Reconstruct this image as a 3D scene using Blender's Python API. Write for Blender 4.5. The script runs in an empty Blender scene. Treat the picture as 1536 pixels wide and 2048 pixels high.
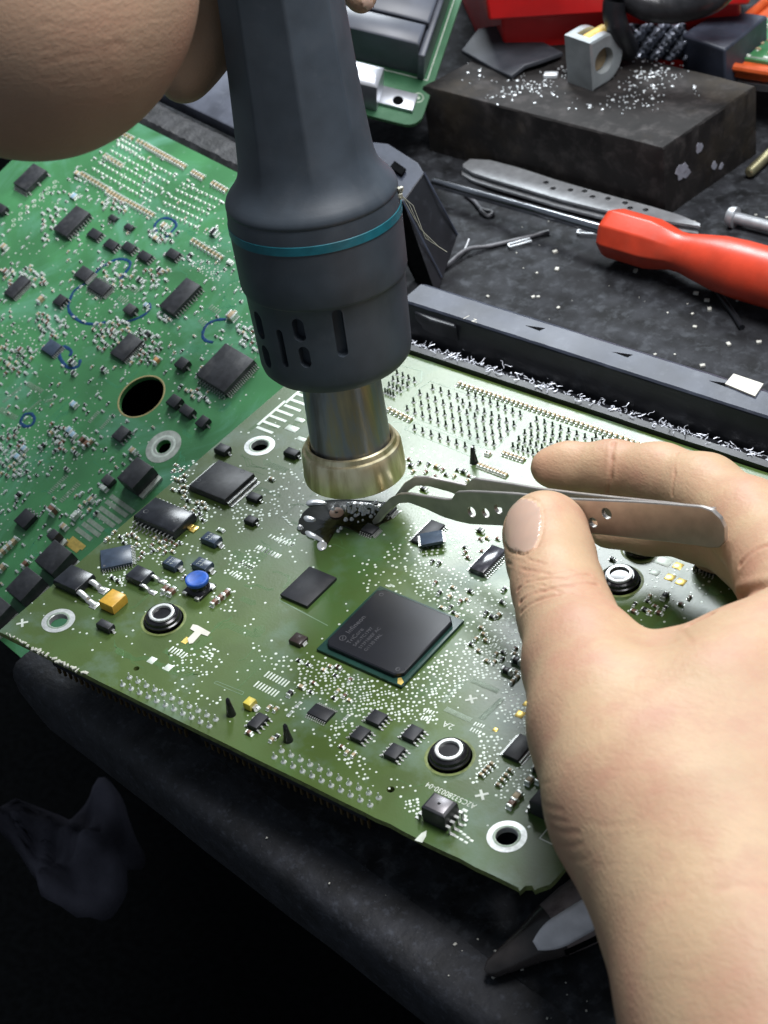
import bpy, math, random
import numpy as np
from mathutils import Matrix, Vector
from mathutils.bvhtree import BVHTree

# ---------------------------------------------------------------- camera, world, lamps, exposure
S = 0.001                                   # everything below is written in millimetres
FPX, DIST = 3826.7, 525.0
CR = np.array([[0.79400207, 0.59464164, -0.12634099],
               [0.30777606, -0.57243447, -0.75999518],
               [-0.52424671, 0.56455301, -0.63753061]])
CAM = -CR.T @ np.array([0, 0, DIST])
sc = bpy.context.scene
col = sc.collection
cd = bpy.data.cameras.new('camera'); cam = bpy.data.objects.new('camera', cd); col.objects.link(cam)
cd.sensor_fit = 'VERTICAL'; cd.sensor_height = 32.0; cd.lens = FPX/2048*32.0
cd.clip_start = 0.01; cd.clip_end = 20
m = Matrix.Identity(4)
for i in range(3):
    m[i][0] = CR[0][i]; m[i][1] = -CR[1][i]; m[i][2] = -CR[2][i]; m[i][3] = CAM[i]*S
cam.matrix_world = m
cd.dof.use_dof = True; cd.dof.focus_distance = 0.50; cd.dof.aperture_fstop = 30.0
sc.camera = cam
w = bpy.data.worlds.new('World'); sc.world = w; w.use_nodes = True
w.node_tree.nodes['Background'].inputs[0].default_value = (0.62, 0.72, 0.85, 1)
w.node_tree.nodes['Background'].inputs[1].default_value = 0.23
def lamp(name, pos, target, size, energy, color, sizey=None):
    l = bpy.data.lights.new(name, 'AREA'); l.energy = energy; l.color = color
    l.shape = 'RECTANGLE'; l.size = size*S; l.size_y = (sizey or size)*S
    o = bpy.data.objects.new(name, l); col.objects.link(o)
    o.location = Vector(pos)*S
    o.rotation_euler = (Vector(target)-Vector(pos)).to_track_quat('-Z', 'Y').to_euler()
    return o
lamp('bench_lamp', (-320, 517, 520), (30, 0, 0), 250, 5.4, (0.90, 0.96, 1.0), 210)
lamp('ceiling_lamp', (150, 120, 640), (0, -10, 0), 330, 5.9, (0.98, 0.98, 1.0), 260)
vs = sc.view_settings
vs.view_transform = 'Standard'; vs.look = 'None'; vs.exposure = 0.06; vs.gamma = 1.0
try: vs.use_curve_mapping = False
except Exception: pass

# ---------------------------------------------------------------- maths helpers
random.seed(7); rng = np.random.default_rng(7)
def ray(px, py): return CR.T @ np.array([(px-768)/FPX, (py-1024)/FPX, 1.0])
def P(px, py, z=0.0):
    r = ray(px, py); return CAM + r*((z-CAM[2])/r[2])
def depth(p): return float(CR[2] @ (np.asarray(p, float)-CAM))
def mmpx(rpx, p): return rpx*depth(p)/FPX
def proj(p):
    q = CR @ (np.asarray(p, float)-CAM); return np.array([768+FPX*q[0]/q[2], 1024+FPX*q[1]/q[2]])
class Frame:
    def __init__(s, O, A): s.O = np.array(O, float); s.A = np.array(A, float); s.occ = []
    def loc(s, px, py, h=0.0):
        n = s.A[:, 2]; o = s.O+n*h; r = ray(px, py)
        t = ((o-CAM) @ n)/(r @ n); return s.A.T @ (CAM+r*t-s.O)
    def world(s, l): return s.O + s.A @ np.asarray(l, float)
    def matrix(s):
        M = Matrix.Identity(4)
        for i in range(3):
            for j in range(3): M[i][j] = s.A[i][j]
            M[i][3] = s.O[i]*S
        return M
def euler_axes(a, b, ph):
    c, s = math.cos, math.sin
    Rz = np.array([[c(ph), -s(ph), 0], [s(ph), c(ph), 0], [0, 0, 1]])
    Rx = np.array([[1, 0, 0], [0, c(a), -s(a)], [0, s(a), c(a)]])
    Ry = np.array([[c(b), 0, s(b)], [0, 1, 0], [-s(b), 0, c(b)]])
    return Ry @ Rx @ Rz
WORLD = Frame((0, 0, 0), np.eye(3))
ZO = {0: (0, 0, 1.0), 1: (0, 220, 2.743), 2: (0, 700, 2.743), 3: (200, 1080, 2.743), 4: (560, 860, 2.743), 5: (640, 1280, 2.743),
      6: (740, 680, 2.743), 7: (680, 0, 2.743), 8: (976, 0, 2.743), 9: (976, 400, 2.743), 10: (780, 860, 2.032), 11: (0, 0, 2.743)}
def Z(k, x, y): a, b, s = ZO[k]; return a+x/s, b+y/s

# ---------------------------------------------------------------- materials
MATS = {}
def M(name, c=(.5, .5, .5), rough=.5, metal=0., var=.15, scale=300., bump=0., bscale=None, c2=None, spec=.5, coat=0., sss=0., rvar=.1, fn=None, detail=6, lo=.35, hi=.65):
    if name in MATS: return MATS[name]
    mt = bpy.data.materials.new(name); mt.use_nodes = True; MATS[name] = mt
    nt = mt.node_tree; N = nt.nodes; L = nt.links; b = N['Principled BSDF']
    tc = N.new('ShaderNodeTexCoord')
    nz = N.new('ShaderNodeTexNoise'); nz.inputs['Scale'].default_value = scale; nz.inputs['Detail'].default_value = detail
    L.new(tc.outputs['Object'], nz.inputs['Vector'])
    cr = N.new('ShaderNodeValToRGB'); cr.color_ramp.elements[0].position = lo; cr.color_ramp.elements[1].position = hi
    a = tuple(x*(1-var) for x in c); d = c2 or tuple(min(1, x*(1+var)) for x in c)
    cr.color_ramp.elements[0].color = (*a, 1); cr.color_ramp.elements[1].color = (*d, 1)
    L.new(nz.outputs['Fac'], cr.inputs['Fac']); L.new(cr.outputs['Color'], b.inputs['Base Color'])
    b.inputs['Metallic'].default_value = metal; b.inputs['Specular IOR Level'].default_value = spec
    b.inputs['Coat Weight'].default_value = coat; b.inputs['Coat Roughness'].default_value = .1
    mr = N.new('ShaderNodeMapRange'); mr.inputs['To Min'].default_value = max(.02, rough-rvar); mr.inputs['To Max'].default_value = min(1, rough+rvar)
    n2 = N.new('ShaderNodeTexNoise'); n2.inputs['Scale'].default_value = scale*.37; n2.inputs['Detail'].default_value = 8
    L.new(tc.outputs['Object'], n2.inputs['Vector']); L.new(n2.outputs['Fac'], mr.inputs['Value']); L.new(mr.outputs['Result'], b.inputs['Roughness'])
    if bump:
        n3 = N.new('ShaderNodeTexNoise'); n3.inputs['Scale'].default_value = bscale or scale*2; n3.inputs['Detail'].default_value = 5
        L.new(tc.outputs['Object'], n3.inputs['Vector'])
        bp = N.new('ShaderNodeBump'); bp.inputs['Strength'].default_value = 1.0; bp.inputs['Distance'].default_value = bump*S
        L.new(n3.outputs['Fac'], bp.inputs['Height']); L.new(bp.outputs['Normal'], b.inputs['Normal'])
    if sss:
        b.inputs['Subsurface Weight'].default_value = sss; b.inputs['Subsurface Radius'].default_value = (1, .35, .2); b.inputs['Subsurface Scale'].default_value = .003
    if fn: fn(nt, b, tc, cr)
    return mt
def overlay(scale, color, lo, hi, rough=None, detail=8, amount=1.0, dist=0.):
    """stains: a second noise lays another colour (and gloss) over the first"""
    def fn(nt, b, tc, cr):
        N, L = nt.nodes, nt.links
        prev = b.inputs['Base Color'].links[0].from_socket
        n = N.new('ShaderNodeTexNoise'); n.inputs['Scale'].default_value = scale; n.inputs['Detail'].default_value = detail; n.inputs['Distortion'].default_value = dist
        n.inputs['Roughness'].default_value = .65
        L.new(tc.outputs['Object'], n.inputs['Vector'])
        r = N.new('ShaderNodeMapRange'); r.inputs['From Min'].default_value = lo; r.inputs['From Max'].default_value = hi; r.inputs['To Max'].default_value = amount
        L.new(n.outputs['Fac'], r.inputs['Value'])
        mx = N.new('ShaderNodeMix'); mx.data_type = 'RGBA'
        L.new(r.outputs['Result'], mx.inputs['Factor']); L.new(prev, mx.inputs['A']); mx.inputs['B'].default_value = (*color, 1)
        L.new(mx.outputs['Result'], b.inputs['Base Color'])
        if rough is not None:
            pr = b.inputs['Roughness'].links[0].from_socket
            m2 = N.new('ShaderNodeMix'); L.new(r.outputs['Result'], m2.inputs['Factor']); L.new(pr, m2.inputs['A']); m2.inputs['B'].default_value = rough
            L.new(m2.outputs['Result'], b.inputs['Roughness'])
    return fn
def chain(*fs):
    def fn(*a):
        for f in fs: f(*a)
    return fn
mask_olive = M('olive_solder_mask', (.068, .112, .024), .30, var=.18, scale=60, bump=.02, bscale=1500, spec=.5, rvar=.08, c2=(.080, .130, .032),
               fn=chain(overlay(38, (.13, .20, .16), .52, .70, rough=.42, amount=.75), overlay(15, (.035, .100, .030), .50, .66, amount=.6), overlay(500, (.12, .17, .12), .62, .8, rough=.4, amount=.35)))
mask_green = M('green_solder_mask', (.056, .205, .078), .38, var=.2, scale=40, bump=.02, bscale=1400, spec=.5,
               fn=chain(overlay(24, (.14, .36, .25), .50, .70, rough=.45, amount=.75, dist=1.2), overlay(420, (.30, .48, .38), .62, .78, amount=.55)))
mask_pale = M('pale_green_solder_mask', (.06, .21, .07), .35, var=.2, scale=60)
fibre = M('board_edge_laminate', (.16, .20, .06), .6, var=.3, scale=700)
trace_o = M('olive_trace', (.085, .175, .065), .25, var=.1)
trace_g = M('green_trace', (.06, .26, .13), .4, var=.1)
solder = M('tinned_solder', (.78, .82, .78), .30, .55, var=.12, scale=900)
pad = M('bare_pad', (.62, .68, .60), .45, .2, var=.12, scale=900)
padgrey = M('dull_pad', (.26, .32, .25), .45, .3, var=.15, scale=900)
pinm = M('pin_metal', (.56, .57, .55), .36, .75, var=.15, scale=800)
gold = M('gold_contact', (.80, .58, .16), .35, .7, var=.15, scale=800)
epoxy = M('black_chip_epoxy', (.014, .015, .019), .52, var=.25, scale=500, bump=.01, bscale=6000, fn=overlay(300, (.05, .05, .055), .55, .75, amount=.5))
epoxy_w = M('scuffed_chip_epoxy', (.026, .027, .031), .5, var=.3, scale=500, bump=.015, bscale=4000, fn=overlay(160, (.11, .11, .11), .52, .72, amount=.55))
epoxy_h = M('glossy_power_chip_epoxy', (.02, .022, .028), .30, var=.3, scale=350, bump=.02, bscale=900, fn=overlay(120, (.06, .065, .08), .5, .7, amount=.6))
epoxy_b = M('blue_grey_epoxy', (.045, .065, .10), .35, var=.2, scale=500)
ink_grey = M('laser_marking', (.07, .07, .078), .5)
silk = M('white_silkscreen', (.62, .66, .58), .6, var=.1)
brown = M('brown_ceramic', (.17, .085, .055), .4, var=.3, scale=900)
tan_c = M('tan_ceramic', (.42, .33, .20), .5, var=.25, scale=900)
black_c = M('black_resistor', (.018, .018, .02), .35)
blue_c = M('pale_blue_part', (.30, .45, .55), .4, var=.2, scale=900)
yellow = M('yellow_tantalum', (.70, .40, .05), .42, var=.12, scale=500, bump=.02)
lemon = M('lemon_tantalum', (.62, .52, .08), .42, var=.15, scale=500)
bluep = M('blue_inductor_top', (.015, .09, .42), .38, var=.25, scale=500, fn=overlay(900, (.12, .25, .6), .6, .8, amount=.5))
marker = M('blue_marker_ink', (.008, .045, .13), .35, var=.3, scale=900)
rubber = M('gloss_black_rubber', (.012, .012, .014), .18, var=.3, scale=300)
ringw = M('pale_ring_metal', (.66, .68, .66), .32, .5, var=.15, scale=900)
ringgrey = M('dull_ring_pad', (.40, .43, .38), .5, .2, var=.2, scale=500)
gunm = M('slate_gun_plastic', (.042, .054, .068), .50, var=.15, scale=110, bump=.02, bscale=2500, rvar=.08, fn=chain(overlay(45, (.075, .085, .098), .50, .75, rough=.65, amount=.5, dist=.6), overlay(260, (.11, .12, .13), .62, .8, rough=.7, amount=.35)))
teal = M('teal_band_plastic', (.006, .115, .150), .42, var=.15, scale=300)
def heat_tint(nt, b, tc, cr):
    N, L = nt.nodes, nt.links
    mp = N.new('ShaderNodeMapping'); mp.inputs['Scale'].default_value = (260, 260, 22)
    L.new(tc.outputs['Object'], mp.inputs['Vector'])
    n = N.new('ShaderNodeTexNoise'); n.inputs['Scale'].default_value = 1; n.inputs['Detail'].default_value = 7; L.new(mp.outputs[0], n.inputs['Vector'])
    r = N.new('ShaderNodeValToRGB'); e = r.color_ramp.elements
    e[0].position = .3; e[0].color = (.17, .165, .16, 1); e[1].position = .72; e[1].color = (.48, .39, .25, 1)
    x = e.new(.48); x.color = (.27, .29, .34, 1); x = e.new(.6); x.color = (.34, .30, .23, 1)
    L.new(n.outputs['Fac'], r.inputs['Fac']); L.new(r.outputs[0], b.inputs['Base Color'])
steel_hot = M('heat_tinted_steel', (.3, .3, .3), .36, .8, scale=300, fn=heat_tint, rvar=.1)
def brass_tint(nt, b, tc, cr):
    heat_tint(nt, b, tc, cr)
    r = b.inputs['Base Color'].links[0].from_node; e = r.color_ramp.elements
    e[0].color = (.40, .32, .15, 1); e[1].color = (.62, .53, .31, 1); e[2].color = (.86, .78, .52, 1); e[3].color = (.95, .86, .62, 1)
brass = M('tarnished_brass', (.6, .5, .3), .33, .85, scale=300, fn=brass_tint, rvar=.08)
steel = M('brushed_steel', (.48, .45, .42), .36, .9, var=.1, scale=260, rvar=.08, bump=.006, bscale=1800)
steel_l = M('grey_steel', (.58, .60, .62), .42, .7, var=.12, scale=300, rvar=.1)
red = M('red_handle_plastic', (.60, .055, .022), .36, var=.12, scale=120, bump=.02, bscale=900, fn=chain(overlay(90, (.16, .03, .02), .64, .72, amount=.8), overlay(35, (.48, .07, .035), .5, .7, rough=.55, amount=.7), overlay(400, (.30, .05, .03), .66, .78, amount=.6)))
redbox = M('red_box_plastic', (.62, .014, .014), .35, var=.15, scale=60)
iron = M('sooty_iron', (.013, .0115, .011), .72, .0, spec=.3, var=.4, scale=90, bump=.14, bscale=260, fn=chain(overlay(170, (.075, .066, .064), .50, .74, rough=.55, amount=.55, dist=.3), overlay(30, (.06, .045, .026), .54, .72, amount=.5)))
mat_top = M('worn_black_rubber_mat', (.010, .011, .013), .75, spec=.25, var=.5, scale=130, bump=.25, bscale=420, c2=(.028, .030, .035),
            fn=chain(overlay(230, (.11, .12, .135), .50, .78, rough=.8, amount=.6, dist=.3), overlay(45, (.010, .010, .012), .52, .66, amount=.8), overlay(900, (.20, .21, .22), .64, .8, amount=.6)))
mat_edge = M('dusty_black_rubber_edge', (.014, .015, .019), .7, var=.5, scale=130, bump=.3, bscale=500, fn=chain(overlay(420, (.085, .095, .12), .54, .78, amount=.6), overlay(1500, (.20, .21, .24), .62, .78, amount=.5)))
blackpl = M('satin_black_plastic', (.010, .011, .014), .42, var=.3, scale=120, bump=.03, bscale=700, fn=overlay(170, (.06, .065, .08), .58, .76, amount=.5))
greypl = M('dusty_and_lit_grey_plastic', (.036, .043, .064), .50, var=.25, scale=90, bump=.04, bscale=500, fn=overlay(220, (.14, .155, .19), .55, .8, amount=.4))
debris = M('metal_swarf', (.68, .71, .80), .4, .3, var=.3, scale=900)
flake = M('solder_flake', (.80, .84, .86), .35, .4, var=.1)
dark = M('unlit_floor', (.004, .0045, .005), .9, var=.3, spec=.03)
clothm = M('grey_cloth', (.075, .072, .09), .95, var=.5, scale=30, bump=.3, bscale=900, spec=.05)
ferrite = M('grey_clamp_metal', (.34, .37, .38), .38, .45, var=.12, scale=150, bump=.04, bscale=500)
ochre = M('ochre_core', (.62, .42, .10), .5, var=.15)
orange = M('orange_frame_plastic', (.62, .10, .022), .45, var=.15, scale=200)
connectg = M('smooth_grey_black_connector', (.07, .078, .10), .40, var=.2, scale=90, rvar=.08, fn=overlay(60, (.09, .10, .13), .52, .75, amount=.5))
whitepl = M('off_white_label', (.62, .60, .52), .6, var=.1)
aluminium = M('cast_aluminium', (.50, .52, .56), .38, .7, var=.1, scale=200, bump=.03)
fluxm = M('burnt_flux', (.012, .012, .005), .04, var=.4, scale=120, bump=.22, bscale=110, coat=1.0, rvar=.04)
copper = M('bare_copper', (1.0, .60, .45), .35, .0, var=.1)
def plasticfilm(nt, b, tc, cr):
    b.inputs['Transmission Weight'].default_value = .6; b.inputs['IOR'].default_value = 1.4
film = M('clear_plastic_film', (.75, .8, .85), .18, fn=plasticfilm, bump=.8, bscale=90)
grimy = M('grimy_mauve_plastic', (.26, .21, .20), .35, var=.5, scale=70, fn=overlay(40, (.022, .012, .016), .5, .6, amount=.9))
whitet = M('white_plastic_tip', (.82, .80, .82), .3, var=.15, scale=200)

# ---------------------------------------------------------------- mesh builder (input mm, output m)
class MB:
    def __init__(s): s.v = []; s.f = []; s.mi = []
    def add(s, vs, fs, mi=0):
        o = len(s.v); s.v.extend([tuple(map(float, q)) for q in vs]); s.f.extend([tuple(i+o for i in q) for q in fs]); s.mi.extend([mi]*len(fs))
    def box(s, cx, cy, z0, sx, sy, h, rot=0, ch=0., mi=0, draft=0.):
        """box on z0 with optional chamfered top and drafted sides"""
        rings = [(sx/2-draft, sy/2-draft, z0)]
        if draft: rings.append((sx/2, sy/2, z0+h*.45))
        if ch: rings += [(sx/2-draft, sy/2-draft, z0+h-ch*.7), (sx/2-draft-ch, sy/2-draft-ch, z0+h)]
        else: rings.append((sx/2-draft, sy/2-draft, z0+h))
        c, n = math.cos(rot), math.sin(rot); V = []
        for a, b, z in rings:
            for x, y in ((-a, -b), (a, -b), (a, b), (-a, b)): V.append((cx+x*c-y*n, cy+x*n+y*c, z))
        F = [(3, 2, 1, 0)]; k = len(rings)
        for r in range(k-1):
            for i in range(4): j = (i+1) % 4; F.append((r*4+i, r*4+j, r*4+4+j, r*4+4+i))
        F.append(tuple(range(k*4-4, k*4))); s.add(V, F, mi)
    def lathe(s, prof, p0=(0, 0, 0), ax=(0, 0, 1), n=32, mi=0, facet=None, cap=(True, True)):
        """prof: (t, r) along axis; facet(i)->0..1 gives an eight sided section"""
        ax = np.array(ax, float); ax /= np.linalg.norm(ax); p0 = np.array(p0, float)
        u = np.cross(ax, (0, 0, 1)) if abs(ax[2]) < .9 else np.cross(ax, (0, 1, 0)); u /= np.linalg.norm(u); v = np.cross(ax, u)
        V = []
        for i, (t, r) in enumerate(prof):
            fk = facet[i] if facet else 0
            for k in range(n):
                th = 2*math.pi*k/n; q = ((th+math.pi/8) % (math.pi/4))-math.pi/8
                rr = r*(1-fk+fk*math.cos(math.pi/8)/math.cos(math.pi/8-abs(q)) if fk else 1)
                V.append(p0+ax*t+(u*math.cos(th)+v*math.sin(th))*rr)
        F = []
        for i in range(len(prof)-1):
            for k in range(n): j = (k+1) % n; F.append((i*n+k, i*n+j, i*n+n+j, i*n+n+k))
        if cap[0]: F.append(tuple(range(n-1, -1, -1)))
        if cap[1]: F.append(tuple(range((len(prof)-1)*n, len(prof)*n)))
        s.add(V, F, mi)
    def tube(s, pts, r, n=8, mi=0, flat=1.0):
        pts = [np.array(p, float) for p in pts]; V = []; up0 = np.array((0, 0, 1.))
        for i, p in enumerate(pts):
            d = pts[min(i+1, len(pts)-1)]-pts[max(i-1, 0)]; d /= np.linalg.norm(d)+1e-9
            u = np.cross(d, up0 if abs(d[2]) < .95 else (0, 1, 0)); u /= np.linalg.norm(u); v = np.cross(u, d)
            rr = r[i] if hasattr(r, '__len__') else r
            for k in range(n): th = 2*math.pi*k/n; V.append(p+(u*math.cos(th)+v*math.sin(th)*flat)*rr)
        F = []
        for i in range(len(pts)-1):
            for k in range(n): j = (k+1) % n; F.append((i*n+k, i*n+j, i*n+n+j, i*n+n+k))
        F.append(tuple(range(n-1, -1, -1))); F.append(tuple(range((len(pts)-1)*n, len(pts)*n))); s.add(V, F, mi)
    def prism(s, poly, z0, z1, mi=0, inset=0.):
        """polygon (ccw seen from +z) extruded from z0 to z1, optionally with a small chamfer"""
        poly = [np.array(p[:2], float) for p in poly]
        if sum(poly[i][0]*poly[(i+1) % len(poly)][1]-poly[(i+1) % len(poly)][0]*poly[i][1] for i in range(len(poly))) < 0: poly = poly[::-1]
        n = len(poly); rings = [(poly, z0)]
        if inset:
            ins = []
            for i in range(n):
                a, b, c = poly[i-1], poly[i], poly[(i+1) % n]
                d1 = (b-a)/np.linalg.norm(b-a); d2 = (c-b)/np.linalg.norm(c-b)
                nn = np.array((-d1[1]-d2[1], d1[0]+d2[0])); nn /= max(.3, (nn @ nn)/2); ins.append(b+nn*inset)
            rings += [(poly, z1-inset*.8), (ins, z1)]
        else: rings.append((poly, z1))
        V = [(q[0], q[1], z) for pl_, z in rings for q in pl_]; F = [tuple(range(n-1, -1, -1))]
        for r in range(len(rings)-1):
            for i in range(n): j = (i+1) % n; F.append((r*n+i, r*n+j, r*n+n+j, r*n+n+i))
        F.append(tuple(range((len(rings)-1)*n, len(rings)*n))); s.add(V, F, mi)
    def solid(s, top, bottom, mi=0):
        """two matching loops of 3-D points joined into a solid"""
        n = len(top); F = [tuple(range(n)), tuple(range(2*n-1, n-1, -1))]
        for i in range(n): j = (i+1) % n; F.append((i, n+i, n+j, j))
        s.add(list(top)+list(bottom), F, mi)
    def build(s, name, mats, parent=None, sharp=35, bevel=0.):
        me = bpy.data.meshes.new(name); me.from_pydata([(x*S, y*S, z*S) for x, y, z in s.v], [], s.f)
        for mt in (mats if isinstance(mats, (list, tuple)) else [mats]): me.materials.append(mt)
        me.polygons.foreach_set('material_index', s.mi); me.polygons.foreach_set('use_smooth', [True]*len(s.f))
        me.update(); me.set_sharp_from_angle(angle=math.radians(sharp))
        o = bpy.data.objects.new(name, me); col.objects.link(o)
        if bevel:
            b = o.modifiers.new('bevel', 'BEVEL'); b.width = bevel*S; b.segments = 3; b.limit_method = 'ANGLE'; b.angle_limit = math.radians(40)
        if parent is not None: o.parent = parent
        return o
def tag(o, label=None, cat=None, group=None, kind=None):
    if label: o['label'] = label
    if cat: o['category'] = cat
    if group: o['group'] = group
    if kind: o['kind'] = kind
    return o
def empty(name, label, cat, frame=None, loc=None, group=None):
    o = bpy.data.objects.new(name, None); col.objects.link(o); o.empty_display_size = .005
    if frame is not None: o.matrix_world = frame.matrix()
    if loc is not None: o.location = Vector(loc)*S
    return tag(o, label, cat, group)
def at_base(o, base):
    """move a mesh thing's origin to its base without moving its shape"""
    b = Vector(base)*S; o.data.transform(Matrix.Translation(-b)); o.location = b; return o
def sheet(outline, holes, z0, z1, name, mats, parent=None, edge_mat=None, bev=0.):
    """flat plate with round or polygonal holes, filled by a 2-D curve"""
    cu = bpy.data.curves.new('tmp', 'CURVE'); cu.dimensions = '2D'; cu.fill_mode = 'BOTH'; cu.extrude = (z1-z0)/2-bev; cu.bevel_depth = bev; cu.bevel_resolution = 1; cu.offset = -bev
    for loop in [outline]+holes:
        sp = cu.splines.new('POLY'); sp.points.add(len(loop)-1); sp.use_cyclic_u = True
        for i, p in enumerate(loop): sp.points[i].co = (p[0], p[1], 0, 1)
    t = bpy.data.objects.new('tmp', cu); col.objects.link(t); bpy.context.view_layer.update()
    me = bpy.data.meshes.new_from_object(t.evaluated_get(bpy.context.evaluated_depsgraph_get()))
    bpy.data.objects.remove(t); bpy.data.curves.remove(cu)
    me.transform(Matrix.Scale(S, 4) @ Matrix.Translation((0, 0, (z0+z1)/2))); me.name = name; me.materials.clear(); me.materials.append(mats)
    if edge_mat: me.materials.append(edge_mat)
    for p in me.polygons: p.use_smooth = False; p.material_index = 1 if edge_mat and abs(p.normal.z) < .5 else 0
    o = bpy.data.objects.new(name, me); col.objects.link(o)
    if parent is not None: o.parent = parent
    return o
def circ(cx, cy, r, n=40, ry=None): return [(cx+r*math.cos(2*math.pi*i/n), cy+(ry or r)*math.sin(2*math.pi*i/n)) for i in range(n)]
def text(s, x, y, z, size, rot, name, mt, parent, sx=1.0, thick=.02):
    cu = bpy.data.curves.new('tmp', 'FONT'); cu.body = s; cu.size = size; cu.extrude = thick; cu.space_character = 1.05; cu.offset = .0
    t = bpy.data.objects.new('tmp', cu); col.objects.link(t); bpy.context.view_layer.update()
    me = bpy.data.meshes.new_from_object(t.evaluated_get(bpy.context.evaluated_depsgraph_get()))
    bpy.data.objects.remove(t); me.transform(Matrix.Scale(S, 4) @ Matrix.Translation((x, y, z)) @ Matrix.Rotation(rot, 4, 'Z') @ Matrix.Diagonal((sx, 1, 1, 1)))
    me.name = name; me.materials.clear(); me.materials.append(mt)
    o = bpy.data.objects.new(name, me); col.objects.link(o); o.parent = parent; return o

# ---------------------------------------------------------------- board builders
def chip(F, root, z, left, right, h, name, mt=None, pins=None, pin=(.3, .9), ch=.12, draft=.08, lift=.1, mark=None, pitch=None, frac=.92, body_only=False):
    """left / right: zoomed pixels of the top face's left and right corners"""
    a = F.loc(*Z(z, *left), h); b = F.loc(*Z(z, *right), h)
    x0, x1 = sorted((a[0], b[0])); y0, y1 = sorted((a[1], b[1]))
    return chip_at(F, root, (x0+x1)/2, (y0+y1)/2, x1-x0, y1-y0, h, name, mt, pins, pin, ch, draft, lift, mark, frac)
def chip_at(F, root, cx, cy, sx, sy, h, name, mt=None, pins=None, pin=(.3, .9), ch=.12, draft=.08, lift=.1, mark=None, frac=.92, rot=0.):
    m = MB(); m.box(0, 0, lift, sx, sy, h-lift, 0, ch, 0, draft)
    if mark == 'dot': m.lathe([(0, .35), (.02, .35)], (-sx/2+.9, -sy/2+.9, h+.0), n=14, mi=1)
    def place(mb):
        c, n = math.cos(rot), math.sin(rot); mb.v = [(cx+x*c-y*n, cy+x*n+y*c, q) for x, y, q in mb.v]; return mb
    o = place(m).build(name, [mt or epoxy, ink_grey], root)
    F.occ.append((cx-sx/2-.8, cx+sx/2+.8, cy-sy/2-.8, cy+sy/2+.8))
    for side, n in (pins or {}).items():
        q = MB(); wd, ln = pin
        L_ = sx if side in 'fb' else sy
        for i in range(n):
            t = 0 if n == 1 else (i/(n-1)-.5)*L_*frac
            for (o0, o1, z0, z1) in ((0, ln*.45, h*.42, h*.42+.14), (ln*.32, ln*.50, .08, h*.42+.1), (ln*.36, ln, .06, .2)):
                c = (o0+o1)/2
                if side == 'r': q.box(sx/2+c, t, z0, o1-o0, wd, z1-z0)
                elif side == 'l': q.box(-sx/2-c, t, z0, o1-o0, wd, z1-z0)
                elif side == 'f': q.box(t, -sy/2-c, z0, wd, o1-o0, z1-z0)
                else: q.box(t, sy/2+c, z0, wd, o1-o0, z1-z0)
        place(q).build('pin_row', pinm, o)
    return o
def cap2(mb, cx, cy, L_, W, H, along='y', body=0, z0=.03, jitter=0):
    """two-terminal chip part with tinned ends: material 0.. body, last = ends"""
    e = L_*.22; r = (math.pi/2 if along == 'y' else 0)+jitter; c, s = math.cos(r), math.sin(r)
    mb.box(cx, cy, z0, L_-2*e+.02, W*.96, H*.96, r, min(.08, H*.2), body)
    for k in (-1, 1): mb.box(cx+c*k*(L_/2-e/2), cy+s*k*(L_/2-e/2), z0, e, W, H, r, min(.1, H*.2), 1)
    for k in (-1, 1): mb.box(cx+c*k*(L_/2+.12), cy+s*k*(L_/2+.12), .02, .4, W*1.1, .12, r, 0, 1)
def free(F, x, y, mgn=0.):
    return not any(a-mgn < x < b+mgn and c-mgn < y < d+mgn for a, b, c, d in F.occ)
def in_poly(x, y, P_):
    r = False; n = len(P_); j = n-1
    for i in range(n):
        if (P_[i][1] > y) != (P_[j][1] > y) and x < (P_[j][0]-P_[i][0])*(y-P_[i][1])/(P_[j][1]-P_[i][1]+1e-12)+P_[i][0]: r = not r
        j = i
    return r
def region(F, z, poly, n, grid=.64, mind=.9, taken=None, mgn=0.):
    """n grid-snapped random points inside a pixel polygon laid on the board"""
    L_ = [F.loc(*Z(z, *p))[:2] for p in poly]; xs = [p[0] for p in L_]; ys = [p[1] for p in L_]; out = []; k = 0
    while len(out) < n and k < n*30:
        k += 1; x = random.uniform(min(xs), max(xs)); y = random.uniform(min(ys), max(ys))
        if random.random() < .7: x = round(x/grid)*grid; y = round(y/grid)*grid
        if not in_poly(x, y, L_) or not free(F, x, y, mgn): continue
        if any(abs(x-a)+abs(y-b) < mind for a, b in out[-400:]): continue
        if taken is not None and any(abs(x-a)+abs(y-b) < mind for a, b in taken): continue
        out.append((x, y))
        if taken is not None: taken.append((x, y))
    return out
def via(mb, x, y, r=.36): mb.lathe([(.01, r), (.05, r*.92), (.06, r*.6)], (x, y, 0), n=9, mi=0, cap=(False, True))
def pads(mb, F, z, p0, p1, n, L_, W, along='y', mi=0, h=.05):
    a = F.loc(*Z(z, *p0)); b = F.loc(*Z(z, *p1))
    for i in range(n):
        t = i/(n-1) if n > 1 else .5; x = a[0]+(b[0]-a[0])*t; y = a[1]+(b[1]-a[1])*t
        mb.box(x, y, .012, W if along == 'y' else L_, L_ if along == 'y' else W, h, 0, .02, mi)
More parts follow.
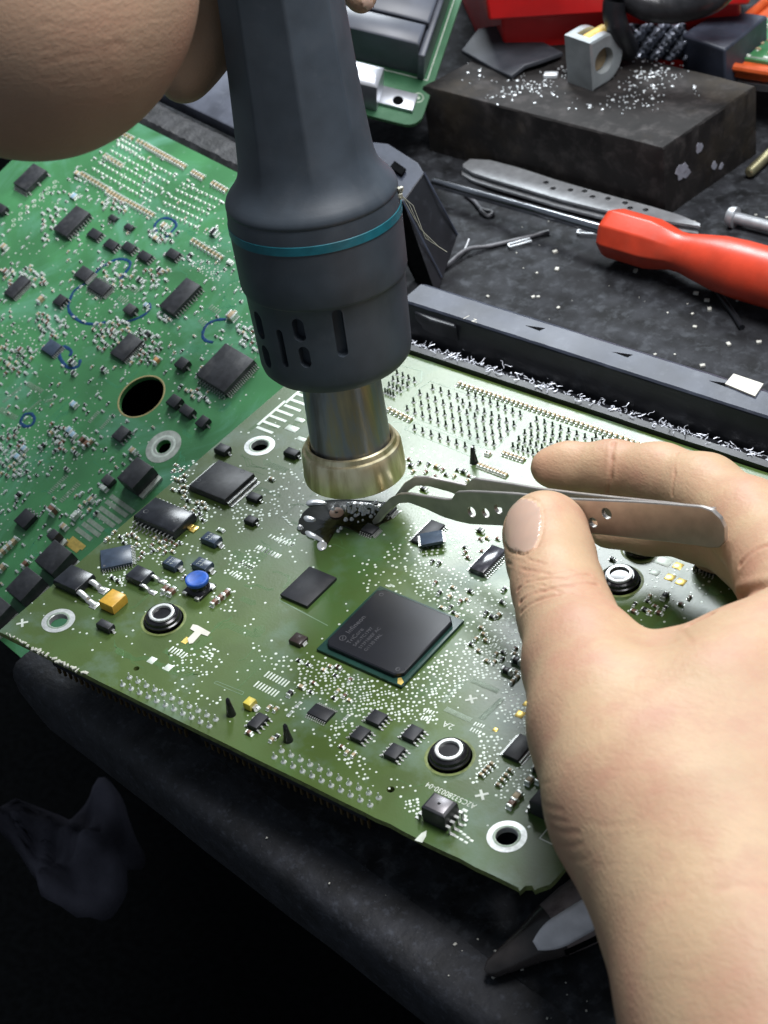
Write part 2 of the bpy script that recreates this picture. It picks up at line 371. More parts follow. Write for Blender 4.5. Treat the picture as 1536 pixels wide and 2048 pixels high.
def traces(F, bounds, n, name, mt, root, z=.012, region_poly=None):
    """bundles of thin copper lines under the mask, seen as faint ridges"""
    mb = MB(); h = .022
    for _ in range(n):
        x = random.uniform(bounds[0], bounds[1]); y = random.uniform(bounds[2], bounds[3]); k = random.choice((1, 1, 2, 3, 5, 7)); sp = random.choice((.28, .36, .45)); w = .13
        segs = []; d = random.randrange(4)*2; 
        for _ in range(random.randint(2, 4)): segs.append((d % 8, random.uniform(1.2, 8 if d % 2 == 0 else 3))); d += random.choice((-1, 1))
        for i in range(k):
            px, py = x, y; off = i*sp
            pts = []
            for j, (dd, ln) in enumerate(segs):
                a = dd*math.pi/4; pts.append((px, py, a)); px += math.cos(a)*ln; py += math.sin(a)*ln
            pts.append((px, py, a))
            po = []
            for j, (qx, qy, a) in enumerate(pts):
                b_ = pts[j-1][2] if j else a; aa = (a+b_)/2; sc_ = 1/max(.5, math.cos((a-b_)/2)); po.append((qx-math.sin(aa)*off*sc_, qy+math.cos(aa)*off*sc_))
            if not all(bounds[0] < q[0] < bounds[1] and bounds[2] < q[1] < bounds[3] and free(F, q[0], q[1], .5) for q in po): continue
            if not all(free(F, a[0]*(1-t)+b[0]*t, a[1]*(1-t)+b[1]*t, .5) for a, b in zip(po[:-1], po[1:]) for t in (.25, .5, .75)): continue
            for (ax, ay), (bx, by) in zip(po[:-1], po[1:]):
                l = math.hypot(bx-ax, by-ay); r = math.atan2(by-ay, bx-ax); mb.box((ax+bx)/2, (ay+by)/2, .004, l, w, h+.0005*(_ % 3), r)
    return tag(mb.build(name, mt, root), kind='stuff')
def ring_part(F, root, z, c, r_out_px, name='ring_pad', mt=ringw, hole=.55, inner=None):
    p = F.loc(*Z(z, *c)); r = mmpx(r_out_px/ZO[z][2], F.world(p))
    m = MB(); n = 44; V = []; 
    prof = [(r, .012), (r, .07), (r*.78, .08), (r*.70, .10), (r*hole*1.04, .10), (r*hole, .02), (r*hole, -1.5)]
    m.lathe([(b, a) for a, b in prof], (p[0], p[1], 0), n=n, cap=(False, False)); o = m.build(name, mt, root)
    if inner: q = MB(); q.lathe([(.11, r*.70), (.135, r*.66), (.135, r*.60), (.11, r*.57)], (p[0], p[1], 0), n=n, cap=(False, False)); q.build('inner_rim', inner, o)
    F.occ.append((p[0]-r, p[0]+r, p[1]-r, p[1]+r)); return p, r

# ================================================================ FRONT BOARD
FA = Frame((0, 0, 0), np.eye(3))
A = empty('circuit_board', 'olive green circuit board with the large square black chip, lying under the nozzle and tweezers', 'circuit board', FA)
ax0, ax1, ay0, ay1 = -62.3, 109.3, -88.8, 63.2
holes = []
ringsA = [((320, 1485), 94, 2), ((1424, 525), 86, 2), ((1025, 1078), 112, 5)]
for c, r, z in ringsA:
    p = FA.loc(*Z(z, *c)); rr = mmpx(r/2.743, p); holes.append(circ(p[0], p[1], rr*.56))
stand = [((897, 1480), 128, 2), ((713, 640), 142, 5), ((1240*1.0, 1162*1.0), 48, 0), ((1283, 1098), 42, 0)]
for c, r, z in stand[:3]:
    p = FA.loc(*Z(z, *c)); rr = mmpx(r/ZO[z][2], p); holes.append(circ(p[0], p[1], rr*.88))
for z, c, r in ((5, (388, 820), .8*1.2), (3, (200, 705), .8)):
    p = FA.loc(*Z(z, *c)); holes.append(circ(p[0], p[1], r))
outl = [(ax0, ay0)]
xx = ax0
while xx < 60: outl.append((xx+3, ay0+random.uniform(-.05, .05))); xx += 6
for xx in (64, 68, 72, 76, 79, 83, 88, 92, 96, 100): outl.append((xx, ay0+random.uniform(-.05, .35)))
outl += [(103.6, ay0+.2), (104.3, ay0-.5), (104.6, ay0+1.4), (105.8, ay0+2.2), (107.0, ay0+1.5), (107.6, ay0+2.6), (109.0, ay0+4.5), (ax1, ay0+7), (ax1, ay1), (ax0, ay1)]
sheet(outl, holes, -1.6, 0, 'board_plate', mask_olive, A, fibre)
for c, r, z in ringsA: ring_part(FA, A, z, c, r, inner=padgrey)
for i, (c, r, z) in enumerate(stand):
    p = FA.loc(*Z(z, *c)); rr = mmpx(r/ZO[z][2], p)
    m = MB(); m.lathe([(-9, rr*.70), (-1.4, rr*.72), (.2, rr*.74), (1.2, rr*.76), (2.0, rr*.72), (2.3, rr*.64), (2.1, rr*.60)], (p[0], p[1], 0), n=48, cap=(True, True))
    m.lathe([(.35, rr*.745), (.7, rr*.82), (1.0, rr*.82), (1.25, rr*.75)], (p[0], p[1], 0), n=48, cap=(False, False))
    o = m.build('rubber_standoff', rubber, A)
    q = MB(); q.lathe([(2.25, rr*.56), (2.75, rr*.55), (2.8, rr*.50), (2.75, rr*.42), (2.3, rr*.40), (.4, rr*.39)], (p[0], p[1], 0), n=44, cap=(False, False)); q.build('metal_collar', ringw, o)
    q = MB(); q.lathe([(.6, rr*.40), (.7, rr*.2)], (p[0], p[1], 0), n=30); q.build('centre_plug', MATS['dull_pad'] if i == 2 else M('dark_green_plug', (.02, .06, .05), .4), o)
    q = MB(); q.lathe([(.012, rr*1.0), (.04, rr*.98), (.04, rr*.90), (.012, rr*.885)], (p[0], p[1], 0), n=48, cap=(False, False)); q.build('mask_rim', fibre, A)
    FA.occ.append((p[0]-rr, p[0]+rr, p[1]-rr, p[1]+rr))
# large square chip: substrate, moulded lid, gold corner, writing
a = FA.loc(*Z(4, 215, 1190), .9); b = FA.loc(*Z(4, 995, 1055), .9)
cx, cy = (a[0]+b[0])/2, (a[1]+b[1])/2; hs = 13.5
m = MB(); m.prism([(cx-hs, cy-hs), (cx+hs, cy-hs), (cx+hs, cy+hs), (cx-hs, cy+hs)], .25, .95, inset=.08); m.box(cx, cy, .0, 25, 25, .3)
bga = m.build('large_square_chip', M('chip_substrate', (.012, .045, .035), .3, var=.2, scale=300), A); FA.occ.append((cx-hs-.5, cx+hs+.5, cy-hs-.5, cy+hs+.5))
hm, k = 12.0, 1.5; m = MB()
m.prism([(cx-hm+k, cy-hm), (cx+hm-k*1.2, cy-hm), (cx+hm, cy-hm+k*1.2), (cx+hm, cy+hm-k), (cx+hm-k, cy+hm), (cx-hm+k, cy+hm), (cx-hm, cy+hm-k), (cx-hm, cy-hm+k)], .95, 2.35, inset=.32)
lid = m.build('moulded_lid', M('large_chip_epoxy', (.009, .010, .014), .36, var=.2, scale=120, bump=.008, bscale=5000, rvar=.06), bga)
for dx, dy in ((hm-1.9, -hm+1.9), (-hm+2.0, hm-2.2)):
    q = MB(); q.lathe([(2.352, .62), (2.375, .60), (2.375, .46), (2.352, .42)], (cx+dx, cy+dy, 0), n=24, cap=(False, False)); q.build('round_dimple', ink_grey, bga)
q = MB(); q.prism([(cx+hs-.35, cy-hs+.35), (cx+hs-.35, cy-hs+1.5), (cx+hm-.35, cy-hm+1.0), (cx+hm-1.0, cy-hm+.35), (cx+hs-1.5, cy-hs+.35)], .955, .99); q.build('gold_corner_mark', gold, bga)
lx, ly = cx-hm+3.6, cy-hm+5.4
text('Infineon', lx+.1, ly+.5, 2.352, 2.1, math.pi/2, 'writing', ink_grey, bga)
q = MB(); q.lathe([(2.352, .95), (2.365, .95), (2.365, .75), (2.352, .75)], (lx-.5, ly-1.5, 0), n=26, cap=(False, False)); q.box(lx-.5, ly-1.5, 2.352, .22, 1.1, .012, .5); q.build('maker_mark', ink_grey, bga)
for i, s_ in enumerate(('TriCore', 'SAK-TC1797', '512F180EF AC', 'G1130 HAL')):
    text(s_, lx+2.4+1.75*i+(.1 if i else 0), cy-hm+3.0, 2.352, 1.75 if i == 0 else 1.35, math.pi/2, 'writing', ink_grey, bga)
# other chips
chip(FA, A, 3, (988, 298), (1297, 205), 1.15, 'square_memory_chip', epoxy, ch=.05, draft=.0, lift=.3)
big = chip(FA, A, 2, (1035, 742), (1395, 676), 2.3, 'power_driver_chip', epoxy_w, {'r': 26, 'l': 26}, (.28, 2.2), ch=.2)
for q in ((1090, 715), (1330, 665)):
    p = FA.loc(*Z(2, *q), 2.3); m = MB(); m.lathe([(2.302, .75), (2.32, .75), (2.32, .55)], (p[0], p[1], 0), n=22, cap=(False, False)); m.build('round_dimple', epoxy_h, big)
so = chip(FA, A, 2, (725, 905), (1075, 890), 3.2, 'power_stage_chip', epoxy_h, {'f': 11, 'b': 11}, (.42, 2.1), ch=.5, draft=.3)
p = FA.loc(*Z(2, 1030, 985), 0); m = MB(); m.box(p[0]+.3, p[1]+.9, .2, 1.4, 2.0, .5, 0, .1); m.box(p[0]+1.6, p[1]+.9, .05, 1.8, 2.6, .3, 0, .1); m.build('heat_tab', gold, so)
for q in ((800, 885), (965, 935)):
    p = FA.loc(*Z(2, *q), 3.2); m = MB(); m.lathe([(3.202, .8), (3.22, .8), (3.22, .6), (3.202, .55)], (p[0], p[1], 0), n=22, cap=(False, False)); m.build('round_dimple', epoxy_w, so)
pa, pb = FA.loc(*Z(2, 550, 1200), 1.2), FA.loc(*Z(2, 722, 1165), 1.2); pd = FA.loc(*Z(2, 552, 1097), 1.2)
e = pb-pa; g = pd-pa; ctr = pa+(e+g)/2
chip_at(FA, A, ctr[0], ctr[1], np.linalg.norm(e), np.linalg.norm(g), 1.2, 'turned_flat_chip', epoxy_b, {'f': 12, 'r': 12}, (.24, .95), rot=math.atan2(e[1], e[0]), mark='dot')
FA.occ.append((ctr[0]-5, ctr[0]+5, ctr[1]-5, ctr[1]+5))
def big_leg(root, F, z, p, q, w=1.1):
    a = F.loc(*Z(z, *p), 1.4); b = F.loc(*Z(z, *q), 0); m = MB(); mid = (a+b)/2
    m.tube([(a[0]-.6, a[1], 1.5), (a[0]+.7, a[1], 1.5), (mid[0]+.4, mid[1], 1.0), (mid[0]+.9, mid[1], .25), (b[0]+.6, b[1], .15)], w*.6, 8, flat=.35); m.box(b[0]+.3, b[1], .02, 2.2, w*1.7, .15, 0, .05); m.build('leg', pinm, root)
t = chip(FA, A, 2, (285, 1262), (520, 1228), 2.5, 'large_power_transistor', epoxy_h, ch=.2, draft=.25)
big_leg(t, FA, 2, (500, 1270), (565, 1320), 1.5); big_leg(t, FA, 2, (430, 1325), (515, 1400), 1.5)
t = chip(FA, A, 2, (682, 1235), (845, 1212), 2.3, 'small_power_transistor', epoxy_h, ch=.2, draft=.2)
big_leg(t, FA, 2, (838, 1240), (890, 1270), .9); big_leg(t, FA, 2, (780, 1290), (835, 1330), .9)
for q in ((480, 1300), (520, 1175)):
    pass
t = chip(FA, A, 2, (538, 1375), (693, 1340), 3.0, 'yellow_tantalum_capacitor', yellow, ch=.25, draft=.1)
p = FA.loc(*Z(2, 600, 1440)); m = MB(); m.box(p[0]-.2, p[1]+1.0, .02, 3.0, 1.3, .25, 0, .05); m.build('terminal', solder, t)
for l, r in (((1095, 1030), (1218, 1022)), ((885, 1165), (1002, 1152)), ((1045, 1172), (1172, 1162))):
    t = chip(FA, A, 2, l, r, 2.1, 'blue_topped_diode', epoxy_b, {'l': 1, 'r': 1}, (1.6, 1.5), ch=.15, draft=.15)
    a, b = FA.loc(*Z(2, *l), 2.1), FA.loc(*Z(2, *r), 2.1); m = MB()
    for i in range(2):
        for j in range(3): m.box(a[0]+(b[0]-a[0])*(.3+.25*i), a[1]+(b[1]-a[1])*(.25+.25*j), 2.102, .12, .5, .015); m.box(a[0]+(b[0]-a[0])*(.36+.25*i), a[1]+(b[1]-a[1])*(.32+.25*j), 2.102, .45, .12, .014)
    m.build('printed_marks', silk, t)
for z, l, r, h in ((2, (1170, 540), (1268, 528), 2.0), (2, (1345, 803), (1440, 795), 1.4), (2, (1333, 930), (1418, 920), 1.6), (2, (522, 1500), (628, 1502), 2.0), (4, (15, 118), (112, 112), 1.8)):
    chip(FA, A, z, l, r, h, 'black_diode', epoxy, {'r': 1, 'l': 1}, (.8, 1.0), ch=.15, draft=.12)
# blue inductor
p = FA.loc(*Z(2, 1078, 1250), 4.4); m = MB(); m.box(p[0], p[1], .05, 6.4, 6.4, .9, 0, .2); m.lathe([(.9, 3.1), (1.4, 2.5), (2.8, 2.4), (3.3, 3.0)], (p[0], p[1], 0), n=36)
ind = m.build('round_inductor', rubber, A); m = MB(); m.lathe([(3.3, 3.15), (4.1, 3.2), (4.35, 3.0), (4.4, 2.6), (4.33, 2.3)], (p[0], p[1], 0), n=40); m.build('blue_top_disc', bluep, ind)
m = MB(); m.box(p[0]-2.2, p[1]-3.0, .03, 1.4, 1.6, .9, 0, .1); m.box(p[0]+2.2, p[1]-3.0, .03, 1.4, 1.6, .9, 0, .1); m.box(p[0]+3.1, p[1]+2, .03, 1.2, 1.4, .9, 0, .1); m.build('terminal', pinm, ind); FA.occ.append((p[0]-3.5, p[0]+3.5, p[1]-3.5, p[1]+3.5))
for l, r in (((803, 1008), (925, 965)),):
    chip(FA, A, 3, l, r, 1.5, 'eight_pin_chip', epoxy, {'r': 4, 'l': 4}, (.42, 1.1))
for l, r in (((246, 432), (373, 408)), ((160, 525), (280, 492)), ((443, 522), (570, 487)), ((345, 622), (470, 590))):
    chip(FA, A, 5, l, r, 1.5, 'eight_pin_chip', epoxy, {'r': 4, 'l': 4}, (.42, 1.3))
chip(FA, A, 3, (1133, 945), (1290, 940), 1.0, 'thin_sixteen_pin_chip', epoxy, {'f': 10, 'b': 10}, (.24, 1.0))
chip(FA, A, 5, (1000, 622), (1182, 548), 1.3, 'fine_pitch_chip', epoxy_w, {'l': 16, 'r': 16}, (.24, 1.1))
chip(FA, A, 4, (1038, 755), (1240, 655), 1.7, 'glossy_scuffed_chip', M('glossy_dusty_epoxy', (.04, .04, .05), .16, var=.4, scale=300, rvar=.08, fn=overlay(150, (.22, .22, .24), .5, .75, amount=.6)), {'r': 14, 'l': 14}, (.3, 1.2))
chip(FA, A, 3, (1032, 545), (1140, 528), 1.5, 'small_brown_crystal', M('dark_brown_can', (.035, .024, .022), .35), {'r': 1}, (1.6, .6), ch=.25)
# two chips, one lying tilted on the other
p = FA.loc(*Z(4, 800, 590), 0); c0 = chip_at(FA, A, p[0], p[1]+1.2, 4.6, 9.6, 1.1, 'thin_chip', epoxy, {'r': 12, 'l': 12}, (.22, 1.0))
m = MB(); q = FA.loc(*Z(4, 830, 585), 2.3)
m.box(q[0], q[1], 0, 6.0, 5.4, .9, .7, .08); m.v = [(x, y, z_+1.2+(x-q[0])*.12-(y-q[1])*.05) for x, y, z_ in m.v]
loose = tag(m.build('loose_chip', epoxy_b), 'small loose grey chip lying tilted on top of another chip, below the tweezers', 'chip')
m = MB()
for s_ in (-1, 1):
    for i in range(8):
        dx, dy = s_*3.2, (i-3.5)*.62; c_, n_ = math.cos(.7), math.sin(.7); X, Y = q[0]+dx*c_-dy*n_, q[1]+dx*n_+dy*c_
        m.box(X, Y, 1.35+(X-q[0])*.12-(Y-q[1])*.05, .9, .25, .2, .7)
pr = m.build('pin_row', pinm, loose); bz = (q[0], q[1], 1.2)
for o in (loose, pr): o.data.transform(Matrix.Translation(-Vector(bz)*S))
loose.location = Vector(bz)*S
# pressure sensor
s_ = chip(FA, A, 5, (550, 912), (757, 888), 5.2, 'pressure_sensor', epoxy, {'r': 4, 'l': 4}, (.7, 2.2), ch=.45, draft=.15)
a, b = FA.loc(*Z(5, 572, 908), 5.2), FA.loc(*Z(5, 735, 888), 5.2)
m = MB(); m.box((a[0]+b[0])/2, (a[1]+b[1])/2, 5.2, abs(b[0]-a[0])*.98, abs(b[1]-a[1])*.98, .12, 0, .08); m.build('metal_cap', M('dull_sensor_cap', (.20, .19, .20), .35, .6, var=.15), s_)
m = MB(); m.lathe([(5.325, .42), (5.335, .3)], ((a[0]+b[0])/2, (a[1]+b[1])/2, 0), n=16); m.build('vent_hole', rubber, s_)
t = chip(FA, A, 5, (1145, 880), (1350, 800), 4.6, 'black_power_block', epoxy, {'l': 5}, (.9, 1.3), ch=.3)
chip(FA, A, 3, (780, 890), (858, 872), 2.3, 'lemon_tantalum_capacitor', lemon, {'r': 1}, (1.6, 1.3), ch=.2)
for z, c, l, w, h, al, mt in ((2, (1182, 1392), 2.9, 1.3, 1.3, 'y', brown), (2, (1213, 1368), 2.9, 1.3, 1.3, 'y', brown), (2, (1243, 1345), 2.9, 1.3, 1.3, 'y', brown), (2, (912, 1320), 2.9, 1.4, 1.3, 'y', brown), (2, (945, 1335), 2.9, 1.4, 1.3, 'y', brown),
     (2, (730, 1018), 1.6, .9, .9, 'x', brown), (2, (1212, 992), 2.0, 1.2, .6, 'x', padgrey), (3, (1310, 705), 1.5, .9, .9, 'x', brown), (5, (100, 155), 1.6, 1.0, .9, 'x', brown),
     (5, (1080, 870), 3.2, 1.6, 1.3, 'y', tan_c), (5, (1055, 905), 3.0, 1.5, 1.2, 'y', brown), (5, (1150, 780), 2.4, 1.4, 1.2, 'y', tan_c), (5, (1205, 775), 2.4, 1.2, 1.2, 'y', brown), (5, (1190, 720), 2.2, 1.5, 1.4, 'x', black_c),
     (5, (150, 620), 1.6, .8, .7, 'y', tan_c), (5, (185, 635), 1.6, .8, .7, 'y', tan_c), (5, (120, 590), 1.4, .8, .7, 'x', brown),
     (4, (1130, 1010), 1.7, .9, .8, 'y', black_c), (4, (1165, 1030), 1.7, .9, .8, 'x', black_c), (4, (1200, 1020), 1.7, .9, .8, 'y', tan_c), (4, (875, 900), 1.6, .9, .9, 'y', black_c), (4, (930, 920), 1.5, .8, .8, 'y', tan_c), (4, (990, 945), 1.5, .8, .8, 'y', brown),
     (4, (1045, 890), 1.6, .9, .8, 'x', black_c), (4, (1230, 880), 1.6, .9, .8, 'y', black_c), (4, (1220, 950), 1.6, .9, .8, 'x', black_c), (4, (835, 725), 1.4, .8, .7, 'y', black_c), (4, (872, 735), 1.4, .8, .7, 'y', black_c),
     (4, (1100, 560), 2.2, 1.2, 1.1, 'x', black_c), (4, (790, 330), 2.2, 1.2, 1., 'x', black_c), (4, (720, 200), 1.8, 1., .9, 'x', black_c), (4, (860, 205), 1.8, 1., .9, 'x', tan_c), (4, (1010, 235), 2.0, 1.1, 1, 'x', black_c), (4, (1140, 130), 1.8, 1.0, .8, 'x', pad),
     (4, (1300, 1275), 2.6, 1.5, 1.4, 'x', black_c), (4, (1245, 1330), 2.8, 1.4, 1.3, 'x', black_c), (4, (1275, 1385), 1.6, .9, .8, 'y', tan_c), (4, (1300, 1360), 1.6, .9, .8, 'y', tan_c), (4, (1075, 1150), 1.4, .8, .7, 'y', tan_c), (4, (1050, 1180), 1.4, .8, .7, 'x', black_c),
     (3, (1045, 850), 1.9, 1.2, 1.1, 'y', black_c), (3, (1105, 812), 1.9, 1.0, .9, 'x', tan_c), (3, (1090, 905), 1.6, .9, .3, 'y', padgrey), (3, (1045, 955), 1.6, .9, .3, 'y', padgrey), (3, (1355, 975), 1.6, .9, .3, 'y', padgrey),
     (3, (930, 925), 1.6, .8, .8, 'y', tan_c), (3, (965, 935), 1.6, .8, .8, 'y', tan_c), (3, (860, 920), 1.5, .9, .6, 'x', pad), (3, (820, 1065), 1.8, 1.0, 1., 'x', brown), (3, (945, 1100), 1.6, .9, .8, 'y', tan_c), (3, (970, 1085), 1.6, .9, .8, 'y', black_c),
     (3, (40, 0), 1.6, .9, .8, 'y', tan_c), (2, (1010, 1250), 1.4, .8, .7, 'y', black_c), (2, (620, 1255), 1.6, .9, .8, 'x', black_c), (2, (650, 1272), 1.6, .9, .8, 'x', black_c), (2, (1035, 830), 1.6, .9, .8, 'x', black_c), (2, (1115, 845), 1.6, .9, .8, 'x', tan_c),
     (2, (990, 780), 1.4, .8, .8, 'x', black_c), (2, (985, 720), 1.4, .8, .8, 'x', tan_c), (2, (1020, 755), 1.4, .8, .8, 'x', tan_c), (2, (1490, 712), 1.7, .9, .8, 'x', tan_c), (2, (940, 1060), 1.5, .8, .7, 'y', brown), (2, (965, 1075), 1.5, .8, .7, 'y', brown), (2, (910, 1050), 1.5, .8, .7, 'y', brown),
     (0, (1395, 1140), 2.2, 1.2, 1., 'x', black_c), (0, (1330, 1195), 2.6, 1.3, 1.1, 'y', black_c), (0, (1290, 1222), 1.8, 1., .9, 'x', black_c), (0, (1318, 1228), 1.8, 1., .9, 'x', brown), (0, (1268, 1225), 2., 1., .9, 'x', brown), (0, (1225, 1120), 1.6, .9, .8, 'x', black_c)):
    p = FA.loc(*Z(z, *c)); mb = MB(); cap2(mb, p[0], p[1], l, w, h, al); mb.build('chip_capacitor' if mt in (brown, tan_c) else 'chip_resistor', [mt, solder], A)
    FA.occ.append((p[0]-l*.7, p[0]+l*.7, p[1]-l*.7, p[1]+l*.7))
chip(FA, A, 0, (1392, 1132), (1450, 1120), 1.6, 'fine_pitch_chip', epoxy, {'f': 6, 'l': 6}, (.3, 1.0))
# black locating pegs and loose terminals
for z, b, t_ in ((3, (712, 965), (705, 872)), (3, (1025, 1108), (1018, 1018)), (4, (1058, 185), (1045, 125))):
    p = FA.loc(*Z(z, *b)); m = MB(); m.lathe([(.0, 1.25), (.15, 1.2), (3.4, .75), (5.2, .55), (5.6, .3)], (p[0], p[1]+.6, 0), n=18); m.build('black_peg', rubber, A)
# flux puddle, copper ring, scorched parts under the nozzle
pud = [FA.loc(*Z(4, *q))[:2] for q in ((95, 530), (110, 470), (160, 420), (230, 385), (330, 380), (480, 385), (600, 400), (640, 470), (600, 500), (540, 520), (500, 600), (440, 570), (360, 530), (300, 535), (265, 570), (262, 640), (228, 665), (205, 640), (205, 590), (165, 570), (120, 580))]
FX = []; n = len(pud); c_ = np.mean(pud, axis=0)
m = MB()
def smooth_loop(L_, k=3):
    L_ = [np.array(p) for p in L_]
    for _ in range(k): L_ = [q for i in range(len(L_)) for q in (L_[i]*.75+L_[(i+1) % len(L_)]*.25, L_[i]*.25+L_[(i+1) % len(L_)]*.75)]
    return L_
lp = smooth_loop(pud, 2); rings_ = [(1.0, .015), (.97, .10), (.90, .18), (.8, .22), (.55, .25), (.25, .25)]
V = [(*(c_+(q-c_)*s_), z_*(1 if s_ > .95 else random.uniform(.8, 1.15))) for s_, z_ in rings_ for q in lp]; nn_ = len(lp)
Fc = [(r*nn_+i, r*nn_+(i+1) % nn_, (r+1)*nn_+(i+1) % nn_, (r+1)*nn_+i) for r in range(len(rings_)-1) for i in range(nn_)]+[tuple(range((len(rings_)-1)*nn_, len(rings_)*nn_))]
m.add(V, Fc); m.build('burnt_flux_puddle', fluxm, A, sharp=80)
for z, l, r, h, nm in ((4, (440, 545), (545, 530), 1.3, 'desoldered_chip'), (4, (545, 440), (640, 425), 1.3, 'fine_pitch_chip')):
    chip(FA, A, z, l, r, h, nm, epoxy, {'f': 6, 'r': 8}, (.26, 1.0))
p = FA.loc(*Z(4, 312, 462)); m = MB(); m.lathe([(.4, 2.0), (.85, 1.95), (.9, 1.7), (.85, .62), (.5, .55)], (p[0], p[1], 0), n=30, cap=(False, False)); o = m.build('copper_ring_pad', copper, A)
m = MB(); m.lathe([(.45, .56), (.6, .3)], (p[0], p[1], 0), n=16); m.build('ring_centre', fluxm, o)
m = MB()
for q in ((380, 440), (405, 450), (465, 440), (510, 455), (500, 480), (430, 470), (455, 500), (440, 430), (455, 470), (490, 450), (475, 425), (520, 430), (335, 545), (320, 560), (110, 540), (560, 420), (430, 510), (395, 495), (540, 440), (575, 405))+tuple((random.gauss(455, 70), random.gauss(440, 22)) for _ in range(46)):  # solder blobs; the random ones also stand in for bright sparkle
    p = FA.loc(*Z(4, *q)); r = random.uniform(.3, .75)*(1.5 if q[0] < 300 else 1); m.lathe([(.2, r), (.5, r*.9), (.5+r*.6, r*.5), (.5+r*.75, .05)], (p[0], p[1], 0), n=10)
for loop_ in (((125, 480), (150, 472), (200, 488), (195, 508), (140, 508)), ((132, 558), (160, 555), (210, 585), (250, 612), (235, 622), (185, 600), (150, 590)), ((200, 630), (225, 612), (262, 620), (255, 655), (225, 668), (205, 655)), ((140, 392), (200, 380), (262, 398), (250, 416), (190, 412), (150, 420))):  # pale puddles standing in for white highlights on the wet flux
    lq = smooth_loop([FA.loc(*Z(4, *q))[:2] for q in loop_], 2); cq = np.mean(lq, axis=0); nq = len(lq); V = [(*(cq+(np.array(q)-cq)*s_), z_) for s_, z_ in ((1., .2), (.93, .42), (.75, .58), (.4, .68)) for q in lq]
    m.add(V, [(r*nq+i, r*nq+(i+1) % nq, (r+1)*nq+(i+1) % nq, (r+1)*nq+i) for r in range(3) for i in range(nq)]+[tuple(range(3*nq, 4*nq))])
tag(m.build('solder_and_glints', M('solder_and_glint_white', (.88, .90, .92), .25, .6), A), kind='stuff')
# front header pins (solder cone + pin), standing proud
def header_pin(F, root, x, y, hh=1.6, lean=.25):
    m = MB(); m.lathe([(.012, .78), (.1, .75), (.35, .42), (.75, .3)], (x, y, 0), n=12, cap=(False, False)); m.tube([(x, y, .1), (x-.03, y, .8), (x-lean*.4, y+lean*.4, hh)], [.27, .26, .2], 7); m.build('header_pin', solder, root)
for z, f0, f1, b0, b1 in ((3, (125, 795), (600, 1022), (163, 755), (636, 985)), (3, (957, 1192), (1483, 1455), (997, 1157), (1530, 1415))):
    for p0, p1 in ((f0, f1), (b0, b1)):
        a, b = FA.loc(*Z(z, *p0)), FA.loc(*Z(z, *p1))
        for i in range(11): q = a+(b-a)*i/10; header_pin(FA, A, q[0], q[1]); FA.occ.append((q[0]-.9, q[0]+.9, q[1]-.9, q[1]+.9))
# header pins under the board, seen below its front edge
m = MB()
for x0, x1 in ((-44, 2), (8, 60)):
    xx = x0
    while xx < x1:
        for yy in (ay0+2.2, ay0+4.6): m.box(xx, yy, -8.5, .6, .6, 7)
        xx += 2.05
    m.box((x0+x1)/2, ay0+3.6, -4.6, x1-x0, 5.4, 3, mi=1)
tag(m.build('underside_pin_rows', [M('dim_brass_pin', (.20, .14, .06), .4, .8), epoxy], A), kind='stuff')
# pins of the big connector at the back
dkpin = M('dark_connector_pin', (.05, .065, .055), .35, .5, var=.3)  # dark surroundings mirrored by the pins are put into their colour
back = MB(); bp_ = []
def pin_grid(z, c00, c10, c01, c11, nu, nv, skip=()):
    Q = [FA.loc(*Z(z, *c))[:2] for c in (c00, c10, c01, c11)]
    for j in range(nv):
        for i in range(nu):
            u, v = i/max(1, nu-1), j/max(1, nv-1); p = (Q[0]*(1-u)+Q[1]*u)*(1-v)+(Q[2]*(1-u)+Q[3]*u)*v
            if (i, j) in skip: continue
            bp_.append(p)
pin_grid(6, (205, 385), (680, 575), (275, 300), (755, 500), 12, 3); pin_grid(6, (345, 270), (480, 318), (345, 270), (480, 318), 4, 1); pin_grid(6, (510, 350), (790, 470), (540, 300), (825, 415), 8, 2)
pin_grid(6, (785, 590), (950, 645), (915, 445), (1180, 540), 7, 5); pin_grid(6, (245, 490), (570, 605), (245, 490), (570, 605), 8, 1); pin_grid(6, (85, 290), (130, 310), (150, 190), (245, 230), 4, 4)
pin_grid(6, (1200, 590), (1420, 660), (1240, 540), (1470, 620), 7, 3)
bp_.sort(key=lambda p: p[1]-p[0]*.05)
def back_pin(m, p):
    m.box(p[0], p[1], .0, .42, .42, 1.9, random.uniform(-.05, .05), .1, 0); m.lathe([(.012, .78), (.12, .72), (.35, .45)], (p[0], p[1], 0), n=10, mi=1, cap=(False, False))
for i, p in enumerate(bp_):
    if i < 56: m = MB(); back_pin(m, p); m.build('connector_pin', [dkpin, solder], A)
    else: back_pin(back, p)
    FA.occ.append((p[0]-.8, p[0]+.8, p[1]-.8, p[1]+.8))
tag(back.build('connector_pins', [dkpin, solder], A), kind='stuff')
